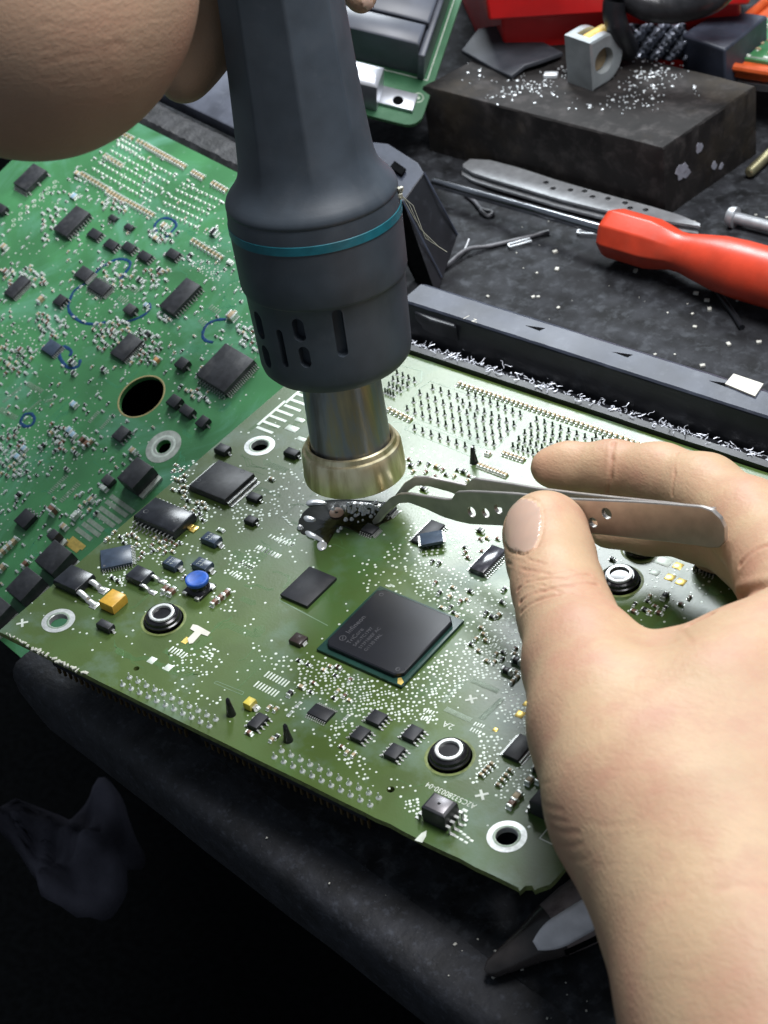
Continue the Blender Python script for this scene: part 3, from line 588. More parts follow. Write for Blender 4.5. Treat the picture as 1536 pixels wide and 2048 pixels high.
# rows of small capacitors along the connector, and all scattered small parts
sm = MB(); MI = [tan_c, solder, brown, black_c]
def row_caps(z, p0, p1, n, L_=1.6, W=.8, al='y', body=0):
    a, b = FA.loc(*Z(z, *p0)), FA.loc(*Z(z, *p1))
    for i in range(n): q = a+(b-a)*i/(n-1); cap2(sm, q[0], q[1], L_, W, .8, al, body); FA.occ.append((q[0]-.9, q[0]+.9, q[1]-.9, q[1]+.9))
row_caps(6, (490, 245), (1320, 520), 34, 1.7, .9); row_caps(6, (1350, 530), (1500, 585), 6, 1.7, .9); row_caps(6, (105, 385), (220, 440), 6, 1.7, .9); row_caps(6, (600, 690), (745, 745), 9, 1.7, .9)
row_caps(6, (735, 625), (840, 660), 6, 1.6, .9); row_caps(6, (640, 625), (655, 630), 2, 1.5, .8)
for z, p0, p1, n, al in ((5, (885, 745), (945, 685), 4, 'x'), (5, (980, 800), (1045, 720), 4, 'x'), (4, (1105, 1090), (1130, 1160), 3, 'x')): row_caps(z, p0, p1, n, 1.5, .7, al, 0)
tk = []
for z, poly, n in ((4, ((900, 560), (1230, 600), (1320, 1000), (1310, 1250), (980, 1180), (820, 900)), 16), (3, ((1080, 650), (1400, 700), (1420, 900), (1150, 850)), 12), (2, ((950, 620), (1040, 640), (1020, 800), (940, 780)), 9),
                   (2, ((1000, 800), (1180, 860), (1100, 960), (1010, 900)), 9), (2, ((600, 980), (760, 1020), (800, 1160), (740, 1150)), 9), (2, ((840, 1030), (1010, 1060), (960, 1120), (800, 1110)), 10), (6, ((180, 650), (560, 720), (520, 820), (220, 760)), 16),
                   (5, ((860, 60), (1090, 40), (1130, 220), (980, 200)), 8), (0, ((1240, 1190), (1400, 1190), (1340, 1230), (1260, 1225)), 8)):
    for x, y in region(FA, z, poly, n, mind=2.4, taken=tk): cap2(sm, x, y, 1.4, .75, .65, random.choice('xy'), random.choice((0, 0, 2, 3)))
tag(sm.build('small_parts', MI, A), kind='stuff')
# bare solder footprints
m = MB()
for z, p0, p1, n, L_, W, al in ((5, (672, 340), (782, 228), 24, 1.5, .18, 'x'), (5, (885, 432), (998, 325), 24, 1.5, .18, 'x'), (5, (835, 220), (975, 282), 24, 1.6, .18, 'y'), (5, (690, 378), (825, 440), 24, 1.6, .18, 'y')): pads(m, FA, z, p0, p1, n, L_, W, al, 1)
for z, p0, p1, n, L_, W, al in ((3, (390, 598), (465, 635), 6, 2.1, .45, 'y'), (3, (915, 735), (1025, 790), 8, 2.2, .45, 'y'), (3, (858, 790), (968, 845), 8, 2.2, .45, 'y'), (3, (862, 40), (985, 90), 8, 1.7, .42, 'y'), (3, (720, 180), (770, 210), 5, 1.6, .42, 'y'), (3, (780, 120), (838, 152), 5, 1.6, .42, 'y'),
        (3, (975, 0), (1055, 30), 6, 1.4, .4, 'y'), (2, (1425, 1085), (1520, 1130), 6, 1.8, .45, 'y'), (2, (1480, 1020), (1536, 1045), 4, 1.5, .45, 'y'), (2, (1320, 1170), (1380, 1200), 5, 1.4, .4, 'y'), (5, (560, 425), (600, 440), 4, 1.3, .4, 'y'), (5, (575, 385), (620, 400), 4, 1.3, .4, 'y'),
        (5, (830, 490), (875, 510), 4, 1.3, .4, 'y'), (5, (850, 460), (895, 475), 4, 1.3, .4, 'y'), (4, (590, 858), (615, 850), 4, 1.3, .22, 'x'), (4, (20, 480), (60, 520), 4, 1.2, .4, 'x'), (4, (5, 590), (70, 630), 5, 1.5, .4, 'y'), (4, (1150, 1150), (1215, 1160), 4, 1.2, .35, 'y'), (4, (1165, 1180), (1200, 1195), 3, 1.2, .35, 'y'),
        (3, (585, 590), (560, 640), 3, 1.2, .5, 'x'), (3, (625, 600), (600, 650), 3, 1.2, .5, 'x'), (5, (770, 1050), (830, 1100), 4, 1.0, .6, 'x'), (5, (750, 1080), (800, 1110), 3, 1.0, .6, 'x'), (4, (150, 270), (230, 320), 6, 1.2, .35, 'x')): pads(m, FA, z, p0, p1, n, L_, W, al, 0)
for z, c, sx, sy, mi in ((3, (285, 660), 2.0, 2.2, 0), (3, (375, 700), 2.0, 2.2, 0), (5, (1098, 408), 2.2, 2.2, 2), (5, (963, 492), 1.2, 1.2, 2), (5, (1140, 350), 2.0, 2.0, 2), (0, (1356, 1132), 2.4, 2.4, 2), (0, (1340, 1155), 2.4, 2.4, 2), (0, (1362, 1164), 2.4, 2.4, 2), (0, (1310, 1145), 2.4, 2.0, 0), (0, (1325, 1122), 5, 3, 0),
        (4, (1250, 100), 0, 0, 0), (5, (790, 965), 1.6, .8, 0), (5, (795, 935), 1.4, .8, 0)):
    if sx: p = FA.loc(*Z(z, *c)); m.box(p[0], p[1], .012, sx, sy, .06, 0, .03, mi)
# comb shaped antenna pads at the back left
for k, (a, n) in enumerate((((1390, 380), 4), ((1500, 320), 4))):
    p = FA.loc(*Z(2, *a)); d = FA.loc(*Z(2, 1508, 292)) - FA.loc(*Z(2, 1380, 388))
    if k: p = FA.loc(562, 795)
    m.box(p[0]+3, p[1]+5, .012, .9, 13, .06); 
    for i in range(4): m.box(p[0]+6.5, p[1]+(i-.8)*3.1, .012, 6.2, 1.0, .06, 0, 0, 0)
for z, c, sx, sy in ((0, (584, 857), 4, 2.4), (0, (603, 878), 3, 1.6), (0, (600, 840), 3, 1.6)):
    p = FA.loc(*Z(z, *c)); m.box(p[0], p[1], .012, sx, sy, .06, 0, .02)
tag(m.build('bare_pads', [pad, padgrey, gold], A), kind='stuff')
# T-shaped scrap of label
m = MB(); L_ = [FA.loc(*Z(3, *q))[:2] for q in ((510, 465), (535, 470), (607, 510), (590, 530), (555, 518), (510, 568), (490, 572), (480, 545), (520, 505), (495, 490))]; m.prism(L_, .03, .2); o = m.build('torn_white_label', whitepl, A)
m = MB(); p = FA.loc(*Z(3, 472, 552)); m.box(p[0], p[1], .02, 1.6, 2.2, .07); m.build('gold_pad', gold, A)
# vias
vm = MB()
VR = [(4, ((930, 560), (1180, 590), (1230, 640), (1040, 760), (960, 640), (820, 700), (700, 660), (720, 500)), 70), (4, ((820, 700), (1040, 800), (1320, 900), (1330, 1300), (1000, 1250), (1010, 1050), (740, 900), (700, 760)), 230),
      (4, ((680, 1410), (1010, 1130), (1320, 1230), (1280, 1370), (1050, 1360), (920, 1450), (700, 1530)), 150), (4, ((430, 700), (700, 740), (750, 900), (420, 890)), 34), (4, ((0, 1480), (180, 1230), (640, 1420), (650, 1536), (0, 1536)), 110),
      (3, ((1080, 640), (1536, 780), (1480, 920), (1100, 820)), 120), (3, ((1300, 900), (1450, 940), (1300, 1130), (1230, 1080)), 26), (3, ((410, 640), (660, 590), (580, 760), (420, 720)), 30), (3, ((370, 780), (700, 870), (640, 930), (400, 820)), 14), (3, ((830, 560), (1050, 640), (1060, 760), (860, 640)), 22),
      (5, ((0, 200), (200, 260), (650, 300), (640, 460), (430, 450), (120, 420)), 80), (5, ((580, 300), (700, 200), (850, 150), (1060, 200), (1060, 380), (1000, 240), (820, 200), (700, 360)), 60), (5, ((60, 560), (160, 560), (350, 760), (250, 780), (60, 640)), 26), (5, ((870, 500), (1000, 540), (980, 700), (830, 800), (880, 640)), 46),
      (5, ((1000, 290), (1140, 300), (1160, 480), (960, 440)), 40), (5, ((470, 880), (560, 870), (540, 960), (440, 930)), 16), (5, ((1060, 640), (1180, 740), (1120, 900), (960, 860)), 24), (4, ((560, 620), (720, 560), (860, 720), (560, 740)), 22),
      (2, ((1260, 840), (1536, 760), (1536, 900), (1300, 1010)), 60), (2, ((930, 680), (1050, 600), (1100, 640), (960, 800)), 26), (2, ((1010, 810), (1250, 850), (1130, 960), (1020, 930)), 30), (2, ((560, 1030), (740, 1000), (880, 1120), (720, 1170)), 36), (2, ((1020, 1060), (1100, 1050), (1100, 1110), (1000, 1130)), 8),
      (2, ((1230, 1080), (1420, 1100), (1400, 1290), (1210, 1230)), 40), (2, ((520, 1180), (700, 1180), (690, 1300), (600, 1290)), 24), (2, ((820, 1120), (900, 1120), (1010, 1260), (900, 1280)), 14), (2, ((1160, 1330), (1300, 1320), (1290, 1440), (1180, 1430)), 14), (4, ((0, 230), (130, 210), (140, 700), (0, 700)), 44),
      (6, ((200, 560), (560, 680), (600, 760), (220, 720)), 24), (0, ((1240, 1100), (1440, 1110), (1420, 1190), (1250, 1180)), 30), (4, ((740, 250), (1000, 330), (980, 500), (640, 460)), 26), (4, ((700, 640), (900, 640), (900, 1000), (760, 900)), 30), (3, ((380, 560), (700, 620), (640, 760), (400, 700)), 16)]
tv = []
for z, poly, n in VR:
    for x, y in region(FA, z, poly, int(n*.95), mind=1.28, taken=tv): via(vm, x, y, random.choice((.24, .30, .36, .42)))
# lone vias around the board
for x, y in region(FA, 0, ((40, 1220), (560, 790), (1100, 900), (1500, 1020), (1500, 1160), (1020, 1700), (300, 1380)), 420, mind=1.6, taken=tv): via(vm, x, y, random.choice((.22, .3, .36)))
tag(vm.build('solder_vias', pad, A), kind='stuff')
tr = traces(FA, (ax0+4, ax1-4, ay0+9, ay1-4), 210, 'copper_traces', trace_o, A)
# silkscreen writing and marks
p = FA.loc(*Z(5, 862, 905)); q = FA.loc(*Z(5, 575, 772)); ang = math.atan2(q[1]-p[1], q[0]-p[0])
text('A2C53280030-04', p[0], p[1], .02, 2.15, ang, 'writing', silk, A, sx=np.linalg.norm(q-p)/(15.6*2.15/1.95))
p = FA.loc(*Z(5, 735, 478)); text('2A', p[0], p[1]+.6, .02, 2.6, ang, 'writing', silk, A)
m = MB()
for z, c, s in ((5, (830, 325), 1.5), (5, (888, 850), 1.6), (2, (122, 1498), 1.6), (5, (0, 0), 0)):
    if s: p = FA.loc(*Z(z, *c)); m.box(p[0], p[1], .012, s*2, s*.42, .05, .8); m.box(p[0], p[1], .013, s*.42, s*2, .052, .8)
p = FA.loc(*Z(5, 1260, 1078))
for dx, dy, sx, sy in ((0, 1.6, 3.6, .32), (0, -1.6, 3.6, .32), (1.65, 0, .3, 2.88), (-1.65, 0, .3, 2.88)): m.box(p[0]+dx, p[1]+dy, .012, sx, sy, .05)
p = FA.loc(*Z(5, 560, 1085)); m.prism([(p[0]-1.0, p[1]-1.5), (p[0]+.9, p[1]-1.2), (p[0]+.5, p[1]+.9), (p[0]-.3, p[1]+2.2), (p[0]-.9, p[1]+1.0)], .012, .1)
m.build('printed_marks', silk, A)
m = MB(); x = -57
for i in range(26): m.box(-62+i*1.15+random.uniform(-.6, .6)+3, ay0+random.uniform(-.2, .5), -.3, random.uniform(.5, 1.6), random.uniform(.3, .9), random.uniform(.3, .7), random.uniform(0, 3), .05)
m.v = [v for v in m.v]; tag(m.build('dried_flux_crumbs', M('off_white_residue', (.50, .50, .42), .7), A), kind='stuff')
# faint outlines round the connector fields
m = MB()
def outline(z, pts, w=.28, closed=True):
    L_ = [FA.loc(*Z(z, *q))[:2] for q in pts]
    for a, b in zip(L_, L_[1:]+(L_[:1] if closed else [])):
        d = b-a; m.box((a[0]+b[0])/2, (a[1]+b[1])/2, .012, np.linalg.norm(d), w, .03, math.atan2(d[1], d[0]))
outline(6, ((190, 400), (265, 270), (330, 225), (840, 400), (700, 590), (650, 600))); outline(6, ((770, 600), (900, 420), (1400, 590), (1330, 640))); outline(6, ((190, 490), (240, 450), (615, 590), (600, 640), (560, 640)))
outline(6, ((130, 130), (285, 170), (280, 230), (100, 330)), closed=False); outline(3, ((625, 785), (780, 850), (790, 835), (640, 775)), .18); outline(3, ((985, 330), (1250, 470)), .3, False)
tag(m.build('connector_outlines', M('pale_mask_line', (.14, .22, .13), .35), A), kind='stuff')

# ================================================================ LEFT GREEN BOARD
AB = euler_axes(0.3300705, -0.05473941, -0.20354685)
OB = P(560, 775, -4.0); FB = Frame(OB, AB)
B = empty('circuit_board', 'bright green circuit board at the left with blue pen marks and a large round hole', 'circuit board', FB)
e0, e1 = FB.loc(270, 240), FB.loc(480, 350); ytop = (e0[1]+e1[1])/2
xs_ = FB.loc(470, 250, -1)[0]+4; ysm = FB.loc(560, 775)[1]; cB = FB.loc(-120, 1250); xr = FB.loc(575, 760)[0]+3.; yb = FB.loc(30, 1305)[1]
xl = min(FB.loc(-160, 500)[0], -150)
hb = FB.loc(*Z(2, 775, 255)); rb = mmpx(146/2.743, FB.world(hb))
rg = FB.loc(*Z(2, 897, 530))
rgr = mmpx(108/2.743, FB.world(rg))
sheet([(xl, yb), (xr, yb), (xr, ysm), (min(xr, FB.loc(500, 361)[0]+3), ytop), (xl, ytop)], [circ(hb[0], hb[1], rb*.93), circ(rg[0], rg[1], rgr*.40)], -1.6, 0, 'board_plate', mask_green, B, mask_pale)
m = MB(); m.lathe([(.012, rb), (.05, rb*.99), (.05, rb*.945), (.0, rb*.93)], (hb[0], hb[1], 0), n=60, cap=(False, False)); m.build('hole_rim', M('bare_laminate', (.34, .28, .12), .5), B)
FB.occ.append((hb[0]-rb, hb[0]+rb, hb[1]-rb, hb[1]+rb))
ring_part(FB, B, 2, (897, 530), 108, mt=ringgrey, hole=.42, inner=pad)
for l, r, h, pn, nm, mt in (((288, 650), (492, 562), 2.4, {'r': 10, 'l': 10}, 'wide_pin_chip', epoxy_w), ((870, 1072), (1100, 960), 2.4, {'r': 12, 'l': 12}, 'wide_pin_chip', epoxy_w),
                        ((475, 968), (612, 965), 1.4, {'r': 8, 'f': 8, 'b': 8, 'l': 8}, 'square_flat_chip', epoxy_w), ((18, 1000), (165, 930), 1.6, {'r': 14, 'l': 14}, 'fine_pitch_chip', epoxy_w), ((600, 1330), (782, 1262), 1.6, {'r': 14, 'l': 14}, 'fine_pitch_chip', epoxy_w),
                        ((222, 1310), (338, 1290), 1.3, {'r': 8, 'l': 8}, 'fine_pitch_chip', epoxy_b), ((402, 902), (515, 885), 1.4, {'r': 8, 'l': 4}, 'eight_pin_chip', epoxy_w), ((668, 1095), (752, 1080), 2.0, {'r': 1}, 'black_diode', epoxy_w),
                        ((950, 1395), (1040, 1375), 2.2, {'r': 1, 'l': 1}, 'black_diode', epoxy), ((1070, 1450), (1395, 1370), 3.0, {'f': 12, 'r': 18}, 'large_square_driver_chip', epoxy_w), ((70, 400), (255, 330), 2.4, {'f': 10, 'r': 3}, 'power_driver_chip', epoxy_w), ((-40, 540), (40, 530), 2.2, {'r': 1}, 'black_diode', epoxy)):
    chip(FB, B, 1, l, r, h, nm, mt, pn, (.32 if sum(pn.values()) > 14 else .5, 1.2), ch=.15)
for l, r in (((472, 680), (562, 672)), ((562, 738), (652, 730)), ((660, 752), (748, 745)), ((746, 800), (836, 795)), ((900, 790), (990, 782)), ((285, 1050), (370, 1030))):
    chip(FB, B, 1, l, r, 1.5, 'eight_pin_chip', epoxy, {'r': 4, 'l': 4}, (.42, 1.1))
for l, r, h in (((588, 590), (645, 588), 1.2), ((675, 640), (735, 638), 1.2)): chip(FB, B, 1, l, r, h, 'small_square_chip', epoxy, {'f': 3, 'b': 3}, (.3, .8))
for z, l, r, h, nm, pn in ((2, (608, 470), (715, 440), 1.6, 'eight_pin_chip', {'r': 4, 'l': 2}), (2, (905, 285), (1000, 265), 2.2, 'black_diode', {'r': 1, 'l': 1}), (2, (975, 330), (1068, 325), 2.2, 'black_diode', {'r': 1, 'l': 1}), (2, (1065, 400), (1150, 375), 2.0, 'black_diode', {'r': 1, 'l': 1}),
                       (2, (72, 935), (195, 905), 2.0, 'eight_pin_chip', {'b': 4}), (2, (548, 715), (630, 705), 1.8, 'black_diode', {'l': 1})):
    chip(FB, B, z, l, r, h, nm, epoxy_w if h < 1.9 else epoxy, pn, (.5, 1.1))
for z, l, r, h in ((2, (638, 700), (838, 640), 5.0), (2, (185, 1155), (395, 1110), 5.0), (2, (25, 1310), (232, 1250), 5.0), (2, (-160, 1450), (60, 1400), 5.0), (2, (250, 1018), (325, 1000), 4.0)):
    t = chip(FB, B, z, l, r, h, 'square_power_transistor', epoxy_w, ch=.2)
    a, b = FB.loc(*Z(z, *l), h), FB.loc(*Z(z, *r), h)
    m = MB(); m.box(b[0]+.9, (a[1]+b[1])/2, .05, 1.8, abs(b[1]-a[1])*.95, .9, 0, .1); m.build('heat_tab', ringgrey, t)
for z, c, l, w, h, al, mt in ((2, (385, 445), 2.6, 1.9, 1.0, 'x', blue_c), (2, (405, 470), 2.6, 1.9, 1.0, 'x', blue_c), (2, (455, 500), 3.2, 1.3, 1.3, 'y', brown), (2, (480, 520), 3.2, 1.3, 1.3, 'y', brown), (2, (500, 510), 2.6, 1.2, 1.2, 'y', tan_c), (2, (137, 545), 2.4, 1.8, 1., 'x', blue_c), (2, (98, 590), 2.8, 1.8, 1., 'x', blue_c),
     (2, (410, 305), 2.6, 2.0, 1.2, 'x', blue_c), (2, (240, 530), 2.0, 1.3, 1., 'y', black_c), (2, (335, 520), 1.8, 1.1, 1., 'x', brown), (2, (285, 458), 1.6, 1., 1., 'y', tan_c), (2, (420, 570), 1.8, 1.2, 1., 'x', black_c), (2, (105, 800), 2.2, 1.4, 1., 'y', black_c), (2, (300, 890), 2.6, 2.6, 2.6, 'y', brown), (2, (420, 915), 2.4, 1.8, 1.6, 'y', pad), (2, (505, 830), 2.0, 1.6, 1.4, 'x', tan_c),
     (2, (80, 1060), 3.4, 1.5, 1.5, 'y', tan_c), (2, (52, 1085), 3.4, 1.5, 1.5, 'y', tan_c), (2, (25, 1110), 3.4, 1.5, 1.5, 'y', tan_c), (2, (20, 1200), 2.6, 1.6, 1.5, 'y', tan_c), (2, (145, 1180), 2.6, 1.6, 1.4, 'y', brown), (2, (355, 975), 2.6, 1.8, 1.2, 'x', tan_c), (2, (735, 560), 2.6, 1.8, 1.4, 'x', tan_c), (2, (575, 765), 2.6, 1.6, 1.4, 'x', pad),
     (2, (370, 658), 1.8, 1.1, 1., 'x', black_c), (2, (90, 450), 1.8, 1.1, 1., 'x', black_c), (1, (865, 1380), 2.6, 1.7, 1.3, 'y', M('orange_ceramic', (.5, .26, .1), .5)), (1, (1280, 1140), 3.2, 2.8, 2.0, 'x', tan_c), (1, (230, 1045), 3.2, 1.8, 1.4, 'y', tan_c), (1, (1180, 680), 3, 2.4, 1.6, 'x', black_c), (1, (1045, 805), 2.0, 1.4, 1., 'y', black_c),
     (1, (430, 355), 2.6, 1.6, 1.3, 'x', tan_c), (1, (410, 478), 2.8, 2.2, 1., 'x', blue_c), (1, (400, 1390), 2.6, 1.8, 1.4, 'x', black_c), (1, (410, 1450), 2, 1.4, 1.2, 'x', black_c), (1, (575, 1430), 2.2, 1.6, 1.3, 'x', black_c), (1, (805, 1075), 1.8, 1.4, 1., 'x', blue_c), (1, (770, 935), 2.4, 1.6, 1., 'x', black_c), (1, (880, 880), 2.4, 1.5, .9, 'x', black_c), (1, (905, 640), 2.6, 1.9, 1.2, 'x', tan_c), (1, (860, 710), 3., 1.5, 1.2, 'x', tan_c), (1, (40, 895), 2.4, 1.8, 1.6, 'x', brown), (1, (30, 760), 2.6, 2, 1.6, 'x', tan_c), (1, (120, 1325), 2.2, 1.8, 1.5, 'x', brown), (1, (625, 1215), 2.0, 1.6, 1.2, 'x', brown), (1, (815, 1240), 2.6, 1.6, 1.4, 'y', black_c), (1, (55, 1405), 2., 1.5, 1., 'x', tan_c), (1, (250, 950), 1.8, 1.2, 1., 'x', brown), (1, (265, 1175), 1.8, 1.2, 1., 'x', brown), (1, (1265, 840), 2.2, 1.6, 1., 'x', pad)):
    p = FB.loc(*Z(z, *c)); mb = MB(); cap2(mb, p[0], p[1], l, w, h, al); mb.build('chip_capacitor' if mt in (brown, tan_c) else 'chip_resistor', [mt, solder], B); FB.occ.append((p[0]-l*.6, p[0]+l*.6, p[1]-l*.6, p[1]+l*.6))
# connector pins in rows, capacitor rows
m = MB(); bpb = []
def gridB(z, a, b, n, rows, dr):
    A_, B_ = FB.loc(*Z(z, *a)), FB.loc(*Z(z, *b))
    for j in range(rows):
        for i in range(n): q = A_+(B_-A_)*i/(n-1)+np.array((0, dr*j, 0)); bpb.append(q[:2])
gridB(1, (515, 325), (820, 500), 14, 5, 3.1); gridB(1, (870, 545), (1070, 640), 9, 5, 3.1); gridB(1, (650, 185), (745, 240), 6, 2, 1.9)
bpb = [p for p in bpb]
for p in bpb:
    m.lathe([(.012, .62), (.1, .6), (.3, .34), (.9, .24)], (p[0], p[1], 0), n=7, cap=(False, True)); FB.occ.append((p[0]-.8, p[0]+.8, p[1]-.8, p[1]+.8))
tag(m.build('connector_pins', pad, B), kind='stuff')
sm = MB()
def rowB(z, a, b, n, al='y', L_=2.0, W=.9, body=0):
    A_, B_ = FB.loc(*Z(z, *a)), FB.loc(*Z(z, *b))
    for i in range(n): q = A_+(B_-A_)*i/(n-1); cap2(sm, q[0], q[1], L_, W, .9, al, body); FB.occ.append((q[0]-1, q[0]+1, q[1]-1, q[1]+1))
rowB(1, (665, 130), (725, 160), 4); rowB(1, (760, 175), (800, 195), 3); rowB(1, (815, 205), (1015, 315), 15); rowB(1, (1060, 345), (1115, 375), 5); rowB(1, (1170, 405), (1240, 445), 5); rowB(1, (450, 355), (595, 440), 9); rowB(1, (595, 450), (690, 505), 7, L_=2.6); rowB(1, (700, 505), (840, 580), 9); rowB(1, (580, 255), (670, 310), 6)
rowB(1, (1060, 720), (1215, 815), 9)
tb = []
for z, poly, n in ((1, ((0, 880), (140, 850), (240, 900), (250, 960), (60, 980)), 20), (1, ((230, 560), (330, 520), (330, 640), (240, 720)), 14), (1, ((540, 860), (680, 820), (700, 960), (620, 1000)), 14), (1, ((500, 1180), (700, 1150), (760, 1230), (640, 1290), (540, 1340)), 30), (1, ((760, 1200), (880, 1240), (880, 1380), (720, 1400)), 26),
                   (1, ((180, 1100), (400, 1160), (340, 1260), (200, 1250)), 20), (1, ((0, 1290), (200, 1300), (150, 1450), (0, 1450)), 20), (2, ((0, 460), (140, 480), (150, 700), (0, 690)), 30), (2, ((260, 400), (400, 430), (430, 560), (300, 560)), 16), (1, ((1300, 1180), (1440, 1210), (1440, 1330), (1330, 1290)), 26), (1, ((820, 640), (1000, 680), (960, 740), (830, 720)), 12),
                   (1, ((860, 1100), (960, 1130), (900, 1180)), 6), (2, ((440, 780), (560, 800), (540, 900), (420, 900)), 8), (2, ((980, 200), (1090, 220), (1170, 300), (1050, 260)), 10), (1, ((720, 880), (950, 880), (900, 980), (720, 1000)), 16), (1, ((560, 480), (680, 500), (700, 560), (560, 560)), 12)):
    for x, y in region(FB, z, poly, n, mind=2.2, taken=tb): cap2(sm, x, y, 1.5, .85, .75, random.choice('xy'), random.choice((0, 1, 1, 2, 3)))
for z, poly, n in ((0, ((0, 440), (240, 270), (500, 420), (520, 700), (300, 900), (140, 1060), (0, 1180)), 260),):
    for x, y in region(FB, z, poly, n, mind=2.4, taken=tb): cap2(sm, x, y, 1.1, .6, .5, random.choice('xy'), random.choice((1, 1, 0, 3)))
tag(sm.build('small_parts', [tan_c, solder, brown, black_c], B), kind='stuff')
m = MB()
for z, a, b, n, L_, W, al in ((2, (270, 785), (365, 690), 12, 1.6, .3, 'x'), (2, (335, 830), (430, 735), 12, 1.8, .3, 'x'), (2, (490, 395), (540, 340), 8, 1.6, .3, 'x'), (2, (555, 430), (605, 375), 8, 1.4, .3, 'x'), (1, (655, 1030), (695, 1055), 5, 2.2, .45, 'y'), (1, (715, 970), (755, 995), 5, 2.2, .45, 'y'), (1, (1155, 1080), (1200, 1110), 5, 2.0, .45, 'y'), (1, (1100, 1150), (1135, 1190), 5, 2.0, .45, 'y'),
                         (1, (150, 1500), (230, 1545), 16, 1.8, .22, 'y'), (2, (0, 325), (90, 375), 16, 2.0, .22, 'y'), (2, (20, 285), (115, 205), 14, 1.4, .2, 'x'), (2, (150, 335), (225, 275), 12, 1.0, .2, 'x'), (2, (255, 280), (300, 270), 4, 1.6, .3, 'y'), (1, (1270, 1290), (1400, 1360), 2, 1.0, .4, 'y')): pads(m, FB, z, a, b, n, L_, W, al)
for c, L_ in (((640, 870), 11), ((605, 905), 11), ((575, 930), 10), ((670, 845), 12), ((500, 985), 9), ((525, 960), 8), ((460, 1010), 8)): p = FB.loc(*Z(2, *c)); m.box(p[0], p[1], .012, L_, 1.5, .06)
for c in ((395, 1075), (425, 1060)): p = FB.loc(*Z(2, *c)); m.box(p[0], p[1], .012, 7, 1.8, .06, 0, 0, 1)
tag(m.build('bare_pads', [padgrey, gold], B), kind='stuff')
vm = MB(); tv = []
for z, poly, n in ((0, ((0, 440), (240, 270), (500, 420), (540, 760), (300, 960), (60, 1200), (0, 1220)), 620), (1, ((380, 900), (700, 900), (800, 1100), (560, 1160), (400, 1100)), 50), (1, ((1020, 820), (1250, 850), (1200, 950), (1060, 880)), 40), (2, ((0, 400), (480, 380), (540, 560), (0, 760)), 90), (1, ((20, 1180), (420, 1150), (420, 1300), (40, 1400)), 70)):
    for x, y in region(FB, z, poly, n, mind=1.1, taken=tv): via(vm, x, y, random.choice((.22, .28, .34)))
tag(vm.build('solder_vias', pad, B), kind='stuff')
traces(FB, (xl+60, xr-3, yb+5, ytop-4), 150, 'copper_traces', trace_g, B)
# double rings of bare holes near the left hand
m = MB(); A_, B_ = FB.loc(*Z(1, 75, 605)), FB.loc(*Z(1, 300, 395))
for i in range(7):
    for j in range(2): q = A_+(B_-A_)*i/6+np.array((j*1.9, -j*1.6, 0)); m.lathe([(.015, .8), (.05, .76), (.05, .6), (.015, .55)], (q[0], q[1], 0), n=14, cap=(False, False))
m.build('hole_rings', silk, B)
# blue pen
def pen(pts, w=.42, z=1):
    L_ = [FB.loc(*Z(z, *q)) for q in pts]; out = []
    for i in range(len(L_)-1):
        for t in np.linspace(0, 1, 6)[:-1]:
            p0 = L_[max(0, i-1)]; p1 = L_[i]; p2 = L_[i+1]; p3 = L_[min(len(L_)-1, i+2)]
            out.append(.5*((2*p1)+(-p0+p2)*t+(2*p0-5*p1+4*p2-p3)*t*t+(-p0+3*p1-3*p2+p3)*t**3))
    out.append(L_[-1]); return out
for pts, w, z in ((((580, 1165), (520, 1175), (450, 1165), (395, 1125), (375, 1085), (385, 1040), (410, 990), (470, 950), (520, 900), (560, 860), (640, 820), (700, 825), (715, 850), (690, 890), (660, 930)), .55, 1), (((655, 1165), (720, 1155), (790, 1125), (825, 1085), (815, 1060)), .5, 1), (((1240, 1148), (1180, 1155), (1130, 1185), (1112, 1235), (1130, 1265), (1170, 1275)), .55, 1),
                  (((860, 670), (850, 630), (890, 595), (940, 600), (968, 630), (945, 665), (910, 700)), .5, 1), (((350, 1295), (325, 1340), (345, 1385), (380, 1415), (430, 1405), (440, 1370)), .6, 1), (((350, 1295), (390, 1320), (385, 1350)), .6, 1), (((115, 385), (135, 355), (170, 350), (190, 378), (175, 410), (140, 420), (115, 400), (115, 385)), .55, 2)):
    L_ = pen(pts, w, z); mb = MB(); mb.tube([(p[0], p[1], .06) for p in L_], [w*random.uniform(.8, 1.25) for _ in L_], 8, flat=.15); mb.build('pen_line', marker, B)

# ================================================================ TABLE, FLOOR
ZT = -22.0
E0, E1 = P(16, 1322, ZT), P(905, 2004, ZT); d = (E1-E0)/np.linalg.norm(E1-E0); far = E1+d*120; nrm = np.array((d[1], -d[0], 0)); nrm = nrm if nrm[1] < 0 else -nrm
m = MB(); prof = [(-14, 0.0), (-5, -.3), (-1.6, -1.2), (0, -3.4), (.6, -7), (.2, -15), (-1.2, -22), (-4, -25), (-60, -25)]
stA, stB = [], []; K = 60
back1 = P(430, 1000, ZT); V = []
for i in range(K+1):
    b = E0+(far-E0)*i/K
    for k, (o, z) in enumerate(prof):
        wv = math.sin(i*.9)*.25+math.sin(i*.37+1)*.5; cr_ = 1 if i > 1 else (.4 if i == 1 else .0)
        q = b+nrm*(o+wv*.4 if o > -50 else -60); q = q.copy(); q[2] = ZT+z*(1 if i > 1 else .75+.12*i)+(wv*.3 if 0 < k < 8 else 0)
        if i == 0: q += d*1.5
        V.append(q)
n = len(prof); Fc = [(i*n+k, i*n+k+1, (i+1)*n+k+1, (i+1)*n+k) for i in range(K) for k in range(n-1)]+[tuple(range(n)), tuple(range((K+1)*n-1, K*n-1, -1))]
m.add(V, Fc)
edge = tag(m.build('table_edge', mat_edge, sharp=60), kind='structure')
tb0 = E0+nrm*-13.9; tb1 = far+nrm*-13.9
